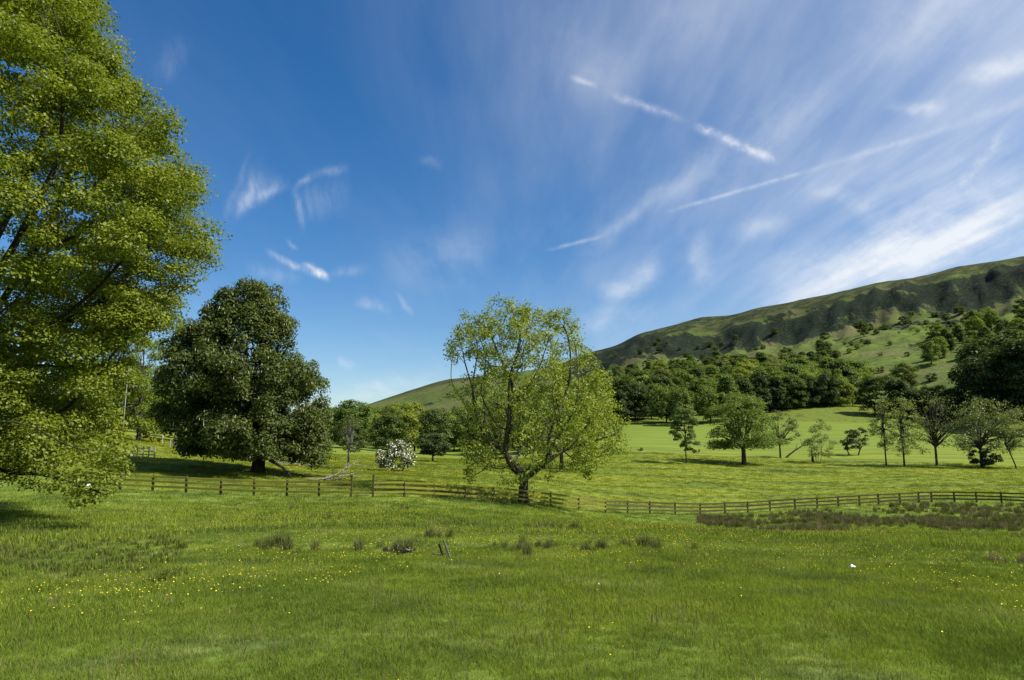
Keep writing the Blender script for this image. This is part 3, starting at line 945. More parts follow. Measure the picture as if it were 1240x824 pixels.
tree('slim_tree', 'slim upright tree with drooping crown on a bare stem', 'tree', 831, 562, 121, [(829, 488), (838, 496), (843, 510), (841, 522), (846, 538), (838, 548), (826, 546), (814, 530), (812, 512), (815, 498), (822, 490)],
     45, (0.133, 0.167, 0.054), nl=60, per=132, leaf=.26, trunk_r=0.094, trunk_frac=.55, limbs=20, outw=.4, jit=.8, shell=.8)
tree('sycamore_tree', 'broad domed sycamore with short stout trunk and dense layered leaf', 'tree', 901, 560, 125, [(898, 482), (918, 490), (928, 500), (932, 512), (944, 525), (947, 538), (930, 545), (905, 546), (882, 546), (866, 549), (859, 535), (861, 515), (862, 500), (876, 488)],
     46, (0.128, 0.165, 0.032), nl=110, per=176, leaf=.30, trunk_r=.42, rl=(.13, .25), up=.65, shell=.45, flat=.7)
lean_t = tree('leaning_tree', 'thin brownish tree with a second trunk leaning out sideways', 'tree', 945, 553, 143, [(935, 500), (955, 506), (968, 520), (970, 536), (955, 542), (938, 540), (930, 520)],
     47, (0.149, 0.154, 0.057), nl=50, per=61, leaf=.26, trunk_r=0.187, trunk_frac=.42, limbs=26, outw=.3, jit=.9, shell=.95)
mb = MB()
lb = np.array(lean_t[0].location)
LP = np.array([[.9, -.2, -.3], [1.6, -.3, .5], [3.0, -.3, 1.5], [4.6, -.2, 2.4], [5.6, -.1, 3.6]])
LP[0, 2] = h1(lb[0] + .9, lb[1] - .2) - lb[2] - .2
mb.tube(LP, np.array([.24, .19, .16, .12, .06]), 7, cap=False)
for k_, v_ in ((2, (.6, 0, 1.5)), (3, (-.3, .2, 1.6)), (3, (1.5, .2, .5))):
    mb.tube(np.array([LP[k_], LP[k_] + np.array(v_) * .5, LP[k_] + np.array(v_)]), np.array([.07, .05, .02]), 5, cap=False)
mb.build('trunk', M_BARK, lean_t[0], smooth=True)
tree('sallow_bush', 'many stemmed sparse bush with fine upright twigs', 'bush', 989, 557, 131, [(988, 508), (998, 514), (1008, 528), (1012, 545), (1005, 555), (990, 557), (977, 554), (973, 540), (978, 522)],
     48, (0.172, 0.189, 0.064), nl=60, per=57, leaf=.22, trunk_r=0.050, trunk_frac=.25, limbs=40, stems=5, stem_spread=.6, outw=.3, jit=.9, shell=.95)
tree('hawthorn_tree', 'small grey green hawthorn pair leaning together in the upper field', 'tree', 1034, 553, 147, [(1040, 517), (1048, 525), (1049, 540), (1040, 547), (1026, 546), (1020, 540), (1024, 526)],
     49, (0.081, 0.096, 0.047), nl=45, per=96, leaf=.26, trunk_r=.16, trunk_frac=.35, stems=2, stem_spread=.9, limbs=14)
tree('bare_tree', 'straight thin trunked tree with wispy see-through crown', 'tree', 1073, 560, 124, [(1070, 480), (1082, 495), (1088, 520), (1082, 545), (1064, 545), (1052, 525), (1057, 498)],
     50, (0.187, 0.207, 0.064), nl=70, per=42, leaf=.22, trunk_r=0.122, trunk_frac=.75, limbs=46, outw=.3, jit=.9, shell=.95)
tree('bare_tree', 'pale olive wispy tree with forked low stems next to the straight thin one', 'tree', 1095, 561, 122, [(1092, 476), (1108, 500), (1120, 525), (1122, 548), (1105, 556), (1080, 554), (1072, 540), (1078, 505)],
     51, (0.211, 0.230, 0.072), nl=90, per=52, leaf=.22, trunk_r=0.144, trunk_frac=.6, limbs=50, outw=.3, jit=.9, shell=.95)
tree('bare_tree', 'nearly bare tree with wide forked dark boughs', 'tree', 1134.5, 562, 121, [(1130, 478), (1150, 484), (1160, 505), (1160, 530), (1150, 545), (1118, 545), (1108, 530), (1106, 505), (1114, 486)],
     52, (0.164, 0.176, 0.064), nl=90, per=15, leaf=.22, trunk_r=0.202, trunk_frac=.4, limbs=60, bark=M_BARK, outw=.3, jit=.9, shell=.95)
t, C, R, rs = tree('hawthorn_tree', 'wide hawthorn flecked with white blossom above a dark ivy clump', 'tree', 1189, 565, 118, [(1185, 485), (1210, 490), (1230, 505), (1236, 530), (1222, 548), (1200, 556), (1168, 552), (1156, 535), (1158, 508), (1168, 492)],
                   53, (0.137, 0.154, 0.052), nl=100, per=81, leaf=.24, trunk_r=0.202, trunk_frac=.4, limbs=40, bark=M_BARK, outw=.4, jit=.8, shell=.9)
Pn, N, var = lobe_leaves(C, R, 5, .2, rs, up=.6, shell=.5)
crown_obj(Pn, N, var, .20, rs, M_BLOSSOM, (.8, .8, .7), t, name='blossom', aspect=.9)
tree('ivy_bush', 'dark dense ivy bush at the foot of the wide hawthorn', 'bush', 1192, 566, 116.5, oval(1176, 1208, 543, 566), 54, (0.038, 0.047, 0.022), nl=40, per=96, leaf=.24, trunk_r=.08, trunk_frac=.3)
tree('leaning_tree', 'thin crooked tree leaning over at the fence end of the row', 'tree', 1231, 567, 116, [(1222, 500), (1242, 505), (1255, 525), (1250, 545), (1225, 545), (1214, 525)],
     55, (0.156, 0.176, 0.057), nl=50, per=57, leaf=.22, trunk_r=0.101, trunk_frac=.5, limbs=24, lean=(-1.6, 0), outw=.3, jit=.9, shell=.95)
tree('small_shrub', 'small round shrub in the field left of the slim tree', 'shrub', 775, 549, 150, oval(771, 780, 543, 550), 56, (0.144, 0.186, 0.047), nl=16, per=64, leaf=.2, trunk_r=.04, trunk_frac=.3, limbs=5)
tree('small_shrub', 'small brown round shrub in the field right of the slim tree', 'shrub', 843, 549, 150, oval(838, 848, 543, 551), 57, (0.169, 0.161, 0.061), nl=16, per=64, leaf=.2, trunk_r=.04, trunk_frac=.3, limbs=5)

# --- trees of the woods: a few models, each copied as its own thing
LIB = []


def lib_tree(seed, kind):
    rs = np.random.RandomState(seed)
    # local size about 1 unit tall
    if kind == 'round':
        prof = [(0, .07), (.32, .12), (.43, .36), (.43, .60), (.34, .82), (.18, .95), (0, 1.0)]
    elif kind == 'tall':
        prof = [(0, .06), (.22, .12), (.29, .40), (.28, .62), (.20, .85), (.08, .97), (0, 1.0)]
    else:
        prof = [(0, .04), (.38, .10), (.52, .35), (.50, .62), (.34, .86), (.12, .98), (0, 1.0)]
    pz = np.array([p[1] for p in prof]); pw = np.array([p[0] for p in prof])
    C, R = [], []
    for _ in range(60):
        z = rs.uniform(pz[0] + .05, .97); hw = np.interp(z, pz, pw)
        r = min(rs.uniform(.07, .14), hw * .9 + .02)
        th = rs.uniform(0, 6.283); rho = max(hw - r * .7, 0) * rs.uniform(0, 1) ** .3
        C.append((rho * math.cos(th), rho * math.sin(th), min(z, 1 - r * .6))); R.append(r)
    C, R = np.array(C), np.array(R)
    mb = limbs_simple(C, R, .3, .018, rs, 8)
    tr = mb.build('trunk', M_BARK_DARK, None, smooth=True, link=False)
    Pn, N, var = lobe_leaves(C, R, 120, .04, rs, up=.8, outw=.9, jit=.38, shell=.4, flat=.85)
    V, Fq = leaves_mesh(Pn, N, .036, rs, .75)
    cr = mesh_obj('crown', V, Fq, M_LEAF, None, attrs={'var': np.repeat(var, 4)}, link=False)
    return tr.data, cr.data


for s_, k_ in ((101, 'round'), (102, 'round'), (103, 'tall'), (104, 'bush'), (105, 'round'), (106, 'bush'), (107, 'tall')):
    LIB.append(lib_tree(s_, k_))
placed = []


def wood_tree(x, y, hgt, model, col, name, label, cat, group, rs, wide=1.0, sink=.1):
    z = h1(x, y)
    o = empty(name, (x, y, z - sink), label, cat, group, rs.uniform(0, 6.283))
    o.scale = (hgt * wide, hgt * wide, hgt)
    td, cd = LIB[model]
    for nm, dat in (('trunk', td), ('crown', cd)):
        c = bpy.data.objects.new(nm, dat); COL.objects.link(c); c.parent = o
        c.color = col + (1.0,)
    placed.append((x, y, hgt))
    return o


GREENS = [(0.118, 0.158, 0.030), (0.160, 0.192, 0.030), (0.080, 0.108, 0.026), (0.190, 0.212, 0.034), (0.054, 0.075, 0.022), (0.130, 0.140, 0.042)]
DARKS = [(0.046, 0.064, 0.019), (0.062, 0.084, 0.023), (0.082, 0.106, 0.027)]
rw = np.random.RandomState(77)


def spread(n, pick, gap, make, tries=40):
    done = 0
    mine = []
    for _ in range(n * tries):
        if done >= n:
            break
        px, d = pick()
        x = xpx(px, d)
        gp = gap(d)
        if any((x - a) ** 2 + (d - b) ** 2 < gp * gp for a, b in mine):
            continue
        mine.append((x, d)); make(x, d, px); done += 1


def pick_forest():
    px = rw.uniform(700, 1045)
    near = np.interp(px, [700, 760, 860, 930, 1000, 1050], [280, 285, 300, 285, 292, 305])
    far = np.interp(px, [700, 760, 860, 930, 1000, 1050], [1000, 860, 660, 580, 480, 380])
    return px, near + (far - near) * rw.uniform(0, 1) ** 1.15


FKIND = [('wood_tree', 'mid green round crowned tree packed in the wood below the escarpment'), ('wood_tree', 'yellow green tree packed in the wood below the escarpment'),
         ('wood_tree', 'dark green tree packed in the wood below the escarpment')]


def mk_forest(x, d, px):
    u = rw.rand()
    k = 0 if u < .4 else (1 if u < .68 else 2)
    col = (GREENS[[0, 5][rw.randint(2)]], GREENS[[1, 3][rw.randint(2)]], (GREENS[2], GREENS[0], DARKS[2])[rw.randint(3)])[k]
    wood_tree(x, d, rw.uniform(13, 19) * (1 if d < 420 else .85), rw.randint(len(LIB)), col, FKIND[k][0], FKIND[k][1], 'tree', 'trees of the wood below the escarpment', rw, rw.uniform(.95, 1.35))


spread(230, pick_forest, lambda d: 7.5 if d < 400 else 10.0, mk_forest)
# edge of that wood along the upper field
for px, d, hg, ci in ((752, 268, 13, 4), (770, 275, 15, 4), (790, 280, 14, 2), (808, 262, 15, 0), (826, 250, 14, 0), (818, 262, 12, 5), (862, 258, 14, 0), (884, 262, 17, 0), (905, 268, 15, 2), (925, 278, 15, 4), (945, 280, 14, 4), (965, 283, 14, 2), (985, 286, 13, 4), (1005, 288, 14, 4), (1022, 290, 12, 1)):
    wood_tree(xpx(px, d), d, hg, rw.randint(len(LIB)), GREENS[ci], 'wood_edge_tree', 'leafy tree on the edge of the wood where it meets the bright upper field', 'tree', 'trees along the upper field edge', rw)
# trees around the top of the upper field, right of the wood
for px, d, hg, ci in ((1036, 292, 8, 3), (1050, 290, 7, 3), (1063, 262, 14, 4), (1078, 255, 15, 2), (1093, 250, 14, 4), (1110, 250, 12, 4), (1128, 248, 12, 2), (1145, 244, 13, 4), (1160, 240, 12, 5)):
    wood_tree(xpx(px, d), d, hg, (1, 5, 3)[rw.randint(3)], (GREENS + DARKS)[ci], 'hedgerow_tree', 'dark hedgerow tree behind the row of thin bare trees', 'tree', 'hedgerow trees behind the row', rw)
# massive dark trees at the right edge
for px, d, hg in ((1196, 235, 24), (1222, 222, 27), (1255, 212, 29), (1290, 205, 30), (1206, 262, 28), (1238, 248, 31), (1340, 200, 28)):
    wood_tree(xpx(px, d), d, hg, rw.choice([0, 1, 4]), DARKS[rw.randint(3)], 'dark_tree', 'massive near black tree in the clump standing over the hawthorn', 'tree', 'massive dark trees', rw, 1.05)
# wood climbing the upper slope on the right
spread(46, lambda: (rw.uniform(1128, 1420), rw.uniform(395, 520)), lambda d: 9.0,
       lambda x, d, px: wood_tree(x, d, rw.uniform(11, 17), rw.randint(len(LIB)), (GREENS[0], GREENS[1], DARKS[1], DARKS[2], GREENS[2])[rw.randint(5)], 'slope_wood_tree',
                                  'tree of the dark wood climbing the slope under the ridge', 'tree', 'trees of the upper slope wood', rw))
# lone trees on the slope
wood_tree(xpx(1100, 325), 325, 15.5, 4, (0.110, 0.125, 0.034), 'slope_tree', 'pale green rounded tree alone on the brackeny lower slope', 'tree', None, rw, 1.1)
wood_tree(xpx(1001, 560), 560, 14, 2, GREENS[2], 'slope_tree', 'upper of two dark trees side by side on the slope below the crags', 'tree', None, rw, 1.1)
wood_tree(xpx(1009, 535), 535, 12, 0, DARKS[2], 'slope_tree', 'lower of two dark trees side by side on the slope below the crags', 'tree', None, rw)
wood_tree(xpx(1057, 590), 590, 12.5, 1, DARKS[2], 'slope_tree', 'solitary dark round tree on the bright green bank below the crags', 'tree', None, rw)
spread(55, lambda: (rw.uniform(880, 1160), rw.uniform(360, 640)), lambda d: 9.0,
       lambda x, d, px: wood_tree(x, d, rw.uniform(2.0, 5.0), 3 if rw.rand() < .6 else 5, (GREENS + DARKS)[rw.randint(len(GREENS) + 3)], 'slope_shrub',
                                  'small scrubby bush dotted over the open slope', 'shrub', 'bushes on the open slope', rw, 1.3))
spread(36, lambda: (lambda p: (p, np.interp(p, [700, 860, 960, 1060, 1160, 1240], [1350, 960, 830, 700, 610, 550]) * rw.uniform(.92, 1.05)))(rw.uniform(720, 1200)), lambda d: 14.0,
       lambda x, d, px: wood_tree(x, d, rw.uniform(4, 9), 3 if rw.rand() < .6 else 5, (GREENS[2], DARKS[1], DARKS[2], GREENS[0])[rw.randint(4)], 'crag_bush',
                                  'dark bush growing along the foot of the crags', 'shrub', 'bushes under the crags', rw, 1.4))


# valley wood to the left of the spreading tree
def pick_valley():
    px = rw.uniform(385, 720)
    d = np.interp(px, [385, 560, 720], [175, 190, 190]) + 230 * rw.uniform(0, 1) ** 1.3
    return px, d


def mk_valley(x, d, px):
    u = rw.rand()
    k = 0 if u < .4 else (1 if u < .75 else 2)
    lab = ('mid green leafy tree in the wood across the valley floor', 'yellow green leafy tree in the wood across the valley floor', 'dark green leafy tree in the wood across the valley floor')[k]
    col = (GREENS[[0, 5][rw.randint(2)]], GREENS[[1, 3][rw.randint(2)]], (GREENS[2], DARKS[2])[rw.randint(2)])[k]
    hg = np.interp(px, [385, 430, 520, 720], [11.5, 12.5, 13, 14]) * rw.uniform(.8, 1.15) * (1 + (d - 190) / 600)
    wood_tree(x, d, hg, rw.randint(len(LIB)), col, 'valley_tree', lab, 'tree', 'trees of the valley wood', rw, rw.uniform(.9, 1.2))


spread(78, pick_valley, lambda d: 7.0, mk_valley)
spread(14, lambda: (rw.uniform(-60, 230), rw.uniform(125, 220)), lambda d: 9.0,
       lambda x, d, px: wood_tree(x, d, rw.uniform(11, 15), rw.randint(len(LIB)), (GREENS[0], GREENS[1], GREENS[2])[rw.randint(3)], 'bank_tree', 'leafy tree on the bank behind the lime tree', 'tree', 'trees behind the left bank', rw))


# ------------------------------------------------------------------ post and rail fences
def fence(name, label, spec, post_h, rails, mat_post, mat_rail, seed, tall_ends=(0, 0), rail_w=.15, post_w=.15, front=True, skip_first=False, cat='fence', grp=None):
    rnd = random.Random(seed)
    B = [drop(px, py, d) for px, py, d in spec]
    o = empty(name, B[0], label, cat, grp)
    base = B[0]
    n = len(B)
    for i, b in enumerate(B):
        if i == 0 and skip_first:
            continue
        hh = post_h + rnd.uniform(-.03, .05)
        if i == 0:
            hh += tall_ends[0]
        if i == n - 1:
            hh += tall_ends[1]
        m = MB(); p = b - base
        m.bar(p + [0, 0, -.3], p + [rnd.uniform(-.025, .025), rnd.uniform(-.03, .03), hh], post_w, post_w, .006, rnd)
        m.build('post', mat_post, o)
    for i in range(n - 1):
        dirn = B[i + 1] - B[i]; side = np.array([dirn[1], -dirn[0], 0]); side /= np.linalg.norm(side)
        off = side * (post_w / 2 + .024)
        for rh in rails:
            m = MB()
            ext = dirn / np.linalg.norm(dirn) * .03
            m.bar(B[i] - base + off + ext + [0, 0, rh + rnd.uniform(-.025, .025)], B[i + 1] - base + off - ext + [0, 0, rh + rnd.uniform(-.025, .025)], rail_w, .042, .004, rnd)
            m.build('rail', mat_rail, o)
    return o


RAILS = (.36, .70, 1.04)
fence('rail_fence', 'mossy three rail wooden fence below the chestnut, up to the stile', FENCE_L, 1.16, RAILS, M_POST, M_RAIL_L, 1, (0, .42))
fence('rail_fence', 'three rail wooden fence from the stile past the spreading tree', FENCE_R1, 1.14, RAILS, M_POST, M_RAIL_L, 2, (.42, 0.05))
fence('rail_fence', 'long dark three rail fence between rushes and the yellow field', FENCE_R2, 1.14, RAILS, M_POST, M_POST, 3, skip_first=True)
fence('rail_fence', 'dark rail fence end running off behind the rushes past its bend', FENCE_R3, 1.14, RAILS, M_POST, M_POST, 4, skip_first=True)
st = empty('stile', drop(438, 602.7, 50), 'gap stile with low rails between two tall posts in the fence', 'stile')
a_, b_ = drop(425, 602.5, 50), drop(451.4, 603, 50)
for zz in (.30, .52):
    m = MB(); sb = np.array(st.location)
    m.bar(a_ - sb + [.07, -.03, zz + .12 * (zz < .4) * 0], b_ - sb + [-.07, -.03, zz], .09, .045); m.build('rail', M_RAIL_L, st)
m = MB(); m.bar(drop(438, 603, 49.4) - sb + [-.45, 0, .2], drop(438, 603, 49.4) - sb + [.45, 0, .2], .05, .2); m.build('step', M_POST, st)
fence('grey_fence', 'short pale weathered rail fence curving on the bank', [(160, 556, 71), (166, 553.5, 71.5), (173, 552, 72), (180, 551, 72.6), (187, 550.5, 73.2)], 1.15, (.35, .68, 1.0), M_GREYWOOD, M_GREYWOOD, 9, rail_w=.11, post_w=.10)
fence('grey_fence', 'pale weathered rail fence running down behind the chestnut trunk', [(206, 541, 94), (222, 545, 91), (238, 549, 88), (254, 553, 86), (270, 556, 85), (286, 558.5, 84), (302, 560, 84), (320, 561, 84), (340, 562, 84), (360, 563, 84), (382, 564, 84)],
      1.0, (.3, .6, .9), M_GREYWOOD, M_GREYWOOD, 10, rail_w=.10, post_w=.10)

# white pole on the bank
p = drop(148, 531, 88)
t = empty('white_pole', p, 'thin white pole standing on the bank by the lime tree', 'pole')
m = MB(); m.tube(np.array([[0, 0, -.3], [0, 0, 4.5], [.03, 0, 9.6]]), np.array([.05, .04, .03]), 8); m.build('shaft', M_GREYWOOD, t, smooth=True)
m = MB(); m.tube(np.array([[.03, 0, 9.55], [.03, 0, 9.72]]), np.array([.075, .05]), 8); m.build('cap', M_WHITE, t)
p = drop(196.5, 536, 100)
t = empty('marker_post', p, 'short marker post with white top left of the chestnut', 'post')
m = MB(); m.bar([0, 0, -.2], [0, 0, .9], .10, .10); m.build('shaft', M_GREYWOOD, t)
m = MB(); m.bar([0, 0, .903], [0, 0, 1.35], .16, .10); m.build('top', M_WHITE, t)
p = drop(984, 556, 133)
t = empty('tree_guard', p, 'short dark guard post beside the many stemmed bush', 'post')
m = MB(); m.bar([0, 0, -.2], [0, 0, 1.05], .42, .36); m.build('guard', M_BARK_DARK, t)
m = MB(); m.bar([.05, 0, 1.05], [.1, 0, 1.5], .07, .07); m.build('stake', M_GREYWOOD, t)


# fallen boughs under the chestnut
def branchy(mb, p0, d0, L, r, rs, depth):
    k = 6
    P_ = [np.array(p0, float)]
    dv = np.array(d0, float); dv /= np.linalg.norm(dv)
    for i in range(k):
        dv = dv + rs.normal(size=3) * .14; dv /= np.linalg.norm(dv)
        P_.append(P_[-1] + dv * L / k)
    mb.tube(np.array(P_), np.linspace(r, r * .35, k + 1), 6)
    if depth:
        for _ in range(3):
            i = rs.randint(2, k + 1)
            nd = dv + rs.normal(size=3) * .7; nd[2] = abs(nd[2]) * .7
            branchy(mb, P_[i], nd, L * rs.uniform(.4, .6), r * .45, rs, depth - 1)


rs = np.random.RandomState(3)
for (px, py, d, dx, L, r, lab, mt) in ((352, 577, 63, 1.0, 5.0, .16, 'dark fallen bough propped under the right side of the chestnut', M_BARK_DARK), (372, 578, 62, 1, 4.4, .10, 'bleached fallen bough lying on the grass right of the chestnut', M_DEAD),
                                      (392, 578, 62.5, 1, 3.6, .09, 'grey brushy dead branch lying nearest the stile', M_DEAD)):
    b = drop(px, py, d)
    mb = MB(); branchy(mb, (0, 0, .12), (dx, .1, .22 if mt is M_DEAD else -.1), L, r, rs, 2)
    if mt is M_BARK_DARK:
        mb = MB(); branchy(mb, (-2.0, 0, 1.7), (1, 0, -.55), 3.9, .17, rs, 1); branchy(mb, (1.0, 0, .2), (1, 0, .2), 3.0, .10, rs, 2)
    o = mb.build('fallen_branch', mt, None, smooth=True); o.location = b
    tag(o, lab, 'branch')

# ------------------------------------------------------------------ small things in the near meadow
def ground_px(px, py):
    """where the sight line meets the ground"""
    r = ray(px, py)
    lo, hi = 2.0, 400.0
    ds = np.exp(np.linspace(math.log(2.5), math.log(300), 500))
    z = EYE + r[2] / r[1] * ds
    hz = H(r[0] / r[1] * ds, ds)
    k = np.argmax(z < hz)
    d = ds[k]
    x = r[0] / r[1] * d
    return np.array([x, d, h1(x, d)])


# brushwood heap and stakes
rs = np.random.RandomState(8)
b = ground_px(487, 673)
t = empty('brushwood_heap', b, 'small heap of broken dark twigs in the rough grass', 'twigs')
for k in range(46):
    a = rs.uniform(0, 6.28); r0 = rs.uniform(0, .5)
    p0 = np.array([r0 * math.cos(a) * .8, r0 * math.sin(a) * .5, rs.uniform(0, .18)]); v = np.array([rs.normal(), rs.normal() * .5, rs.uniform(-.1, .35)]); v /= np.linalg.norm(v)
    L = rs.uniform(.18, .42)
    m = MB(); m.tube(np.array([p0, p0 + v * L * .5 + rs.normal(size=3) * .03, p0 + v * L]), np.array([.016, .012, .006]) * rs.uniform(.7, 1.6), 5)
    m.build('twig', M_BARK_DARK if k % 4 else M_DEAD, t)
for (px, py, lean, L, mt, lab) in ((541, 676, -.28, .95, M_DEAD, 'pale bleached stake leaning in the grass beside a dark one'), (550, 677, -.42, 1.35, M_WHITE, ''), (540, 677, 0, 0, None, '')):
    if L == 0:
        continue
    b = ground_px(px, py)
    m = MB(); sc_ = b[1] / 42.0
    m.bar([0, 0, -.2], [-L * .5 * sc_, 0, L * .82 * sc_], .036, .036, .004, random.Random(int(px)))
    o = m.build('wooden_stake', M_BARK_DARK if px < 545 else M_DEAD, None); o.location = b
    tag(o, 'dark wooden stake leaning left beside the twig heap' if px < 545 else 'pale bleached stake leaning left, right of the dark stake', 'stake')
t.scale = (.62, .62, .62)
b = ground_px(534, 677)
m = MB(); m.tube(np.array([[-.17, 0, .10], [0, .02, .07], [.16, .05, .11]]), np.array([.014, .016, .008]), 6)
o = m.build('pale_branch', M_DEAD, None, smooth=True); o.location = b; tag(o, 'short pale stick lying flat at the foot of the stakes', 'stick')

# scraps of white
def scrap(px, py, d, size, seed, label):
    rs = np.random.RandomState(seed)
    b = ground_px(px, py) if d is None else at(px, py, d)
    n = 7
    V, Fc = [], []
    for i in range(n):
        for j in range(n):
            V.append(((i / (n - 1) - .5) * size, (j / (n - 1) - .5) * size * .7, rs.uniform(0, .35) * size + .02 + size * .9 * math.exp(-((i - 2) ** 2 + (j - 3) ** 2) / 3) * .5))
    for i in range(n - 1):
        for j in range(n - 1):
            Fc.append((i * n + j, (i + 1) * n + j, (i + 1) * n + j + 1, i * n + j + 1))
    o = mesh_obj('white_scrap', np.array(V), Fc, M_WHITE, None, smooth=True); o.location = b + np.array([0, 0, .10 if d is None else 0])
    md = o.modifiers.new('thick', 'SOLIDIFY'); md.thickness = .004
    tag(o, label, 'scrap')


scrap(1033, 697, None, .085, 1, 'tiny crumpled white scrap lying in the open grass')
scrap(108, 592, 26.2, .30, 2, 'white scrap showing through the drooping leaves of the huge tree')


# ------------------------------------------------------------------ grass, rushes and flowers
SRC = bpy.data.collections.new('grass_sources')     # not linked to the scene: only referenced by the scatter


def blades(name, n, spread_r, hlo, hhi, w, mat, seed, lean=.35, seed_head=0, curve=.5, segs=2):
    rs = np.random.RandomState(seed)
    V, Fc, hv, vv = [], [], [], []
    for k in range(n):
        a = rs.uniform(0, 6.28); r0 = spread_r * math.sqrt(rs.uniform(0, 1))
        p = np.array([r0 * math.cos(a), r0 * math.sin(a), -.02]); L = rs.uniform(hlo, hhi)
        la = rs.uniform(0, 6.28); ld = np.array([math.cos(la), math.sin(la), 0]); sd_ = np.array([-ld[1], ld[0], 0])
        le = rs.uniform(.1, 1) * lean
        va = rs.uniform(0, 1)
        b = len(V)
        for s in range(segs + 1):
            f = s / segs
            c = p + np.array([0, 0, L * (f - .25 * le * f * f)]) + ld * L * le * (f * (1 - curve) + curve * f * f)
            ww = w * (1 - f) ** .7 * rs.uniform(.8, 1.2)
            if s == segs:
                V.append(c); hv.append(1); vv.append(va)
            else:
                V.append(c - sd_ * ww / 2); V.append(c + sd_ * ww / 2); hv += [f, f]; vv += [va, va]
        for s in range(segs - 1):
            i = b + s * 2
            Fc.append((i, i + 1, i + 3, i + 2))
        i = b + (segs - 1) * 2
        Fc.append((i, i + 1, i + 2))
        if k < seed_head:
            b2 = len(V); top = V[b + 2 * segs]
            for q in range(2):
                a2 = rs.uniform(0, 3.14); e = np.array([math.cos(a2), math.sin(a2), 0]) * w * 1.3
                b3 = len(V)
                V += [top - [0, 0, .05], top + e + [0, 0, .0], top + [0, 0, .06], top - e]
                hv += [1] * 4; vv += [.9] * 4
                Fc.append((b3, b3 + 1, b3 + 2, b3 + 3))
    o = mesh_obj(name, np.array(V), Fc, mat, None, attrs={'h': hv, 'var': vv}, link=False)
    return o


def flower(name, hgt, rad, mat_p, mat_s, n, seed):
    rs = np.random.RandomState(seed)
    V, Fc, mi = [], [], []
    for k in range(n):
        c = np.array([rs.normal() * .12, rs.normal() * .12, 0]) if n > 1 else np.zeros(3)
        hh = hgt * rs.uniform(.75, 1.15)
        b = len(V)
        V += [c + [-.003, 0, 0], c + [.003, 0, 0], c + [.002, 0, hh], c + [-.002, 0, hh]]; Fc.append((b, b + 1, b + 2, b + 3)); mi.append(1)
        til = np.array([rs.normal() * .35, rs.normal() * .35 - .3, 1.0]); til /= np.linalg.norm(til)
        u = np.cross(til, [1, 0, 0]); u /= np.linalg.norm(u); w = np.cross(til, u)
        b = len(V); V.append(c + [0, 0, hh])
        for q in range(6):
            a = q * math.pi / 3
            V.append(c + [0, 0, hh] + til * rad * .35 + (u * math.cos(a) + w * math.sin(a)) * rad)
        for q in range(6):
            Fc.append((b, b + 1 + q, b + 1 + (q + 1) % 6)); mi.append(0)
    o = mesh_obj(name, np.array(V), Fc, mat_p, None, attrs={'h': [0.5] * len(V), 'var': [.5] * len(V)}, link=False)
    o.data.materials.append(mat_s)
    o.data.polygons.foreach_set('material_index', np.array(mi, np.int32))
    return o


def scatter(name, label, cat, X, Y, scl, sources, seed, tilt=0.0, dz=0.0):
    rs = np.random.RandomState(seed)
    n = len(X)
    Z = H(X, Y) + dz
    me = bpy.data.meshes.new(name)
    me.vertices.add(n); me.vertices.foreach_set('co', np.stack([X, Y, Z], 1).astype(np.float32).ravel())
    rot = np.stack([rs.normal(size=n) * tilt, rs.normal(size=n) * tilt, rs.uniform(0, 6.283, n)], 1).astype(np.float32)
    a = me.attributes.new('rot', 'FLOAT_VECTOR', 'POINT'); a.data.foreach_set('vector', rot.ravel())
    a = me.attributes.new('scl', 'FLOAT', 'POINT'); a.data.foreach_set('value', scl.astype(np.float32))
    a = me.attributes.new('pick', 'INT', 'POINT'); a.data.foreach_set('value', rs.randint(0, len(sources), n).astype(np.int32))
    o = bpy.data.objects.new(name, me); COL.objects.link(o)
    cl = bpy.data.collections.new(name + '_sources')
    for s in sources:
        cl.objects.link(s)
    nt = bpy.data.node_groups.new(name + '_nodes', 'GeometryNodeTree')
    nt.interface.new_socket('Geometry', in_out='INPUT', socket_type='NodeSocketGeometry')
    nt.interface.new_socket('Geometry', in_out='OUTPUT', socket_type='NodeSocketGeometry')
    N_ = nt.nodes
    gi, go = N_.new('NodeGroupInput'), N_.new('NodeGroupOutput')
    ip = N_.new('GeometryNodeInstanceOnPoints'); ci = N_.new('GeometryNodeCollectionInfo')
    ci.inputs['Collection'].default_value = cl; ci.inputs['Separate Children'].default_value = True; ci.inputs['Reset Children'].default_value = True

    def na(nm, ty):
        q = N_.new('GeometryNodeInputNamedAttribute'); q.data_type = ty; q.inputs['Name'].default_value = nm
        return q.outputs['Attribute']
    L = nt.links.new
    m2p = N_.new('GeometryNodeMeshToPoints')
    L(gi.outputs[0], m2p.inputs['Mesh'])
    L(m2p.outputs[0], ip.inputs['Points']); L(ci.outputs[0], ip.inputs['Instance']); ip.inputs['Pick Instance'].default_value = True
    L(na('pick', 'INT'), ip.inputs['Instance Index']); L(na('rot', 'FLOAT_VECTOR'), ip.inputs['Rotation']); L(na('scl', 'FLOAT'), ip.inputs['Scale'])
    L(ip.outputs[0], go.inputs[0])
    md = o.modifiers.new('scatter', 'NODES'); md.node_group = nt
    tag(o, label, cat, kind='stuff')
    return o


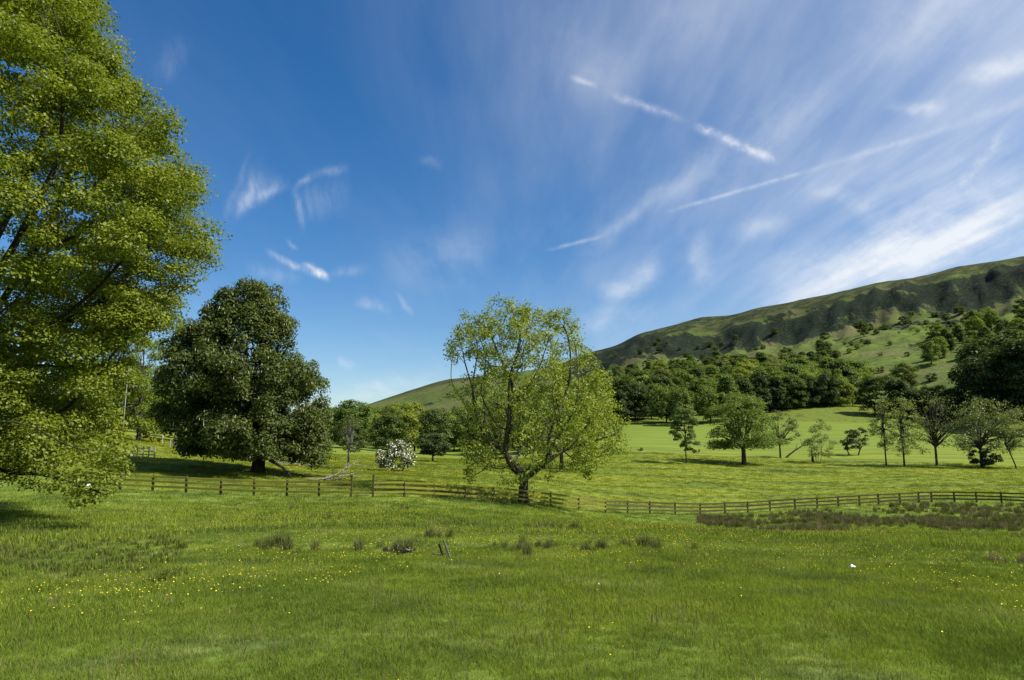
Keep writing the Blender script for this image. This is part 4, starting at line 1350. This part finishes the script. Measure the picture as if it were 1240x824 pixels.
M_GRASS = m_grass('grass_blade')
M_RUSH = m_grass('rush_blade', own=(0.105, 0.112, 0.040), trans=.15)
M_RUSH2 = m_grass('dry_rush_blade', own=(0.185, 0.150, 0.090), trans=.15)
M_NETTLE = m_grass('nettle_leaf', own=(0.105, 0.135, 0.026), trans=.3)
M_YELLOW = m_plain('buttercup_petal', (0.70, 0.52, 0.02), (0.78, 0.60, 0.03), 9, .4)
M_DAISY = m_plain('white_petal', (0.42, 0.42, 0.26), (0.5, 0.5, 0.34), 9, .6)
M_SEED = m_grass('seed_grass', own=(0.165, 0.155, 0.065), trans=.3)

rg = np.random.RandomState(99)


def wedge(n, r0, r1, az0=-.92, az1=.92, power=1.0):
    az = rg.uniform(az0, az1, n)
    u = rg.uniform(0, 1, n)
    r = (r0 ** (2 * power) + u * (r1 ** (2 * power) - r0 ** (2 * power))) ** (1 / (2 * power))
    return np.sin(az) * r, np.cos(az) * r


short_t = [blades('short_tuft', 110, .15, .025, .07, .004, M_GRASS, 200 + i, 1.0) for i in range(4)]
mid_t = [blades('meadow_tuft', 64, .22, .035, .10, .007, M_GRASS, 210 + i, .9) for i in range(4)]
wide_t = [blades('far_tuft', 44, .55, .08, .18, .024, M_GRASS, 220 + i, .7) for i in range(3)]
seed_t = [blades('seed_tuft', 8, .18, .14, .24, .003, M_SEED, 230 + i, .45, seed_head=5) for i in range(3)]
rush_t = [blades('rush_tuft', 110, .22, .35, .75, .016, M_RUSH, 240 + i, .45) for i in range(3)] + [blades('dry_rush_tuft', 90, .20, .3, .65, .016, M_RUSH2, 250 + i, .55) for i in range(2)]
nett_t = [blades('nettle_tuft', 50, .25, .15, .45, .045, M_NETTLE, 260 + i, .8, curve=.7) for i in range(2)]

X, Y = wedge(54000, 1.4, 16, -1.35, 1.35, power=.9)
scatter('near_grass', 'fine green grass blades of the near meadow', 'grass', X, Y, rg.uniform(.7, 1.25, len(X)) * (.8 + .7 * (fbm(X / 2.2, Y / 2.2, 4) + .3)), short_t, 1, .12)
X, Y = wedge(44000, 8, 42, power=.75)
scatter('meadow_grass', 'longer meadow grass growing across the near field', 'grass', X, Y, rg.uniform(.6, 1.2, len(X)) * (.75 + .9 * (fbm(X / 3, Y / 3, 7) + .3)), mid_t, 2, .12)
X, Y = wedge(52000, 22, 150, -.80, .80, power=.7)
scatter('field_grass', 'grass of the fields on both sides of the fence', 'grass', X, Y, rg.uniform(.6, 1.2, len(X)), wide_t, 3, .1)
X, Y = wedge(9000, 2.5, 45, power=.7)
k = fbm(X / 4, Y / 4, 17) + rg.normal(size=len(X)) * .12 > .02
scatter('seeding_grass', 'straw coloured grass seed heads above the meadow', 'grass', X[k], Y[k], rg.uniform(.6, 1.1, k.sum()), seed_t, 4, .15)

# rushes along the wet hollow below the fence at the right, and stray tussocks
def px_patch(n, x0, x1, f0, f1):
    """f0/f1: near and far depth as functions of pixel column"""
    px = rg.uniform(x0, x1, n); u = rg.uniform(0, 1, n)
    d = f0(px) + (f1(px) - f0(px)) * u
    return (px - CX) / F * d * math.cos(PITCH), d


n0 = lambda p: np.interp(p, [860, 930, 1000, 1060, 1150, 1300], [60, 46, 44, 55, 40, 36])
n1 = lambda p: np.interp(p, [860, 930, 1000, 1060, 1150, 1300], [67, 68.5, 70, 71, 71, 69])
X, Y = px_patch(3600, 840, 1330, n0, n1)
Y = Y - np.abs(rg.normal(size=len(Y))) * 3.0 * (rg.uniform(0, 1, len(Y)) < .35)
k = fbm(X / 4, Y / 3, 27) * 2.2 + rg.uniform(-.30, .30, len(X)) > 0
scatter('rush_bed', 'brown and dark green rushes filling the wet hollow below the fence', 'rushes', X[k], Y[k], rg.uniform(.55, 1.0, k.sum()) * (.8 + .9 * (fbm(X[k] / 2, Y[k] / 2, 28) + .2)), rush_t, 5, .12)

for i, (px, py, n, sx, lab) in enumerate([(648, 640, 7, .55, 'dark tussock of rushes alone below the spreading tree'), (686, 642, 6, .5, 'upper dark tussock beside the scattered rushes below the fence'), (695, 668, 9, .8, 'ragged dark rush tussock lower down the meadow'),
                                          (655, 664, 12, 1.3, 'broad loose spread of rushes in the mid meadow'), (788, 664, 8, 1.1, 'wide flat patch of olive rushes in the meadow'), (1228, 683, 9, .45, 'brown rounded tussock by itself at the near side of the hollow'),
                                          (432, 668, 10, 1.2, 'olive rush clump left of the twig heap'), (384, 630, 6, .9, 'low dark tussock in front of the mossy fence'), (352, 618, 4, .5, 'small brownish tussock near the mossy fence'), (343, 664, 7, .8, 'grey green tussock in the smooth part of the meadow'),
                                          (485, 618, 5, .6, 'low dark grass tuft in front of the stile'), (520, 652, 7, .5, 'dark grass tuft upslope of the two stakes')][:]):
    b = ground_px(px, py)
    rs = np.random.RandomState(400 + i)
    V, Fc, hv, vv = [], [], [], []
    base_me = [s.data for s in rush_t]
    for k in range(n):
        sme = base_me[rs.randint(0, 3) if i != 5 else rs.randint(2, 5)]
        co = np.empty(len(sme.vertices) * 3, np.float32); sme.vertices.foreach_get('co', co); co = co.reshape(-1, 3).astype(float)
        s = rs.uniform(.22, .62)
        ox, oy = rs.normal() * sx * .6, rs.normal() * sx * .5
        co = co * s + [ox, oy, h1(b[0] + ox, b[1] + oy) - b[2]]
        b0 = len(V); V += list(co)
        Fc += [tuple(b0 + v for v in p.vertices) for p in sme.polygons]
        hv += [.5] * len(co); vv += list(rs.uniform(0, 1) * np.ones(len(co)))
    o = mesh_obj('rush_tussock', np.array(V), Fc, M_RUSH if i != 5 else M_RUSH2, None, attrs={'h': hv, 'var': vv}); o.location = b
    tag(o, lab, 'tussock', 'rush tussocks in the meadow')

X, Y = px_patch(700, -160, 230, lambda p: 9 + 0 * p, lambda p: 24 + 0 * p)
edge_ = np.minimum(1 - np.abs((Y - 16) / 7.5), 1 - np.clip((X + 7.0) / 3.5, 0, 2))
k = fbm(X / 2.5, Y / 2.5, 37) * 1.5 + rg.normal(size=len(X)) * .15 + edge_ * .6 - .28 > 0
scatter('nettle_patch', 'rough leafy weeds growing under the huge tree', 'weeds', X[k], Y[k], rg.uniform(.25, .6, k.sum()), nett_t, 6, .1)

bc = [flower('buttercup', .12, .0085, M_YELLOW, M_GRASS, 3, 300 + i) for i in range(3)]
X, Y = wedge(14000, 4, 48, -.70, .75, power=.6)
dens = fbm(X / 5, Y / 5, 47) + .10 * sstep(X, -4, 6) + .0
k = dens + rg.normal(size=len(X)) * .10 > .13
scatter('buttercups', 'yellow buttercups dotted through the near meadow', 'flowers', X[k], Y[k], rg.uniform(.7, 1.2, k.sum()) * (1 + .3 * sstep(Y[k], 12, 40)), bc, 7, .1)
X, Y = wedge(4200, 74, 150, -.5, .6)
k = fbm(X / 9, Y / 5, 57) > .02
bf = [flower('far_buttercup', .16, .022, M_YELLOW, M_GRASS, 10, 310)]
scatter('field_buttercups', 'yellow buttercups spread over the far field', 'flowers', X[k], Y[k], rg.uniform(.8, 1.3, k.sum()), bf, 8, .1)
da = [flower('daisy', .12, .010, M_DAISY, M_GRASS, 1, 320 + i) for i in range(2)]
X, Y = wedge(40, 7, 22, -.65, .7, power=.6)
scatter('white_flowers', 'sparse tiny white flowers in the near meadow', 'flowers', X, Y, rg.uniform(.7, 1.3, len(X)), da, 9, .1)
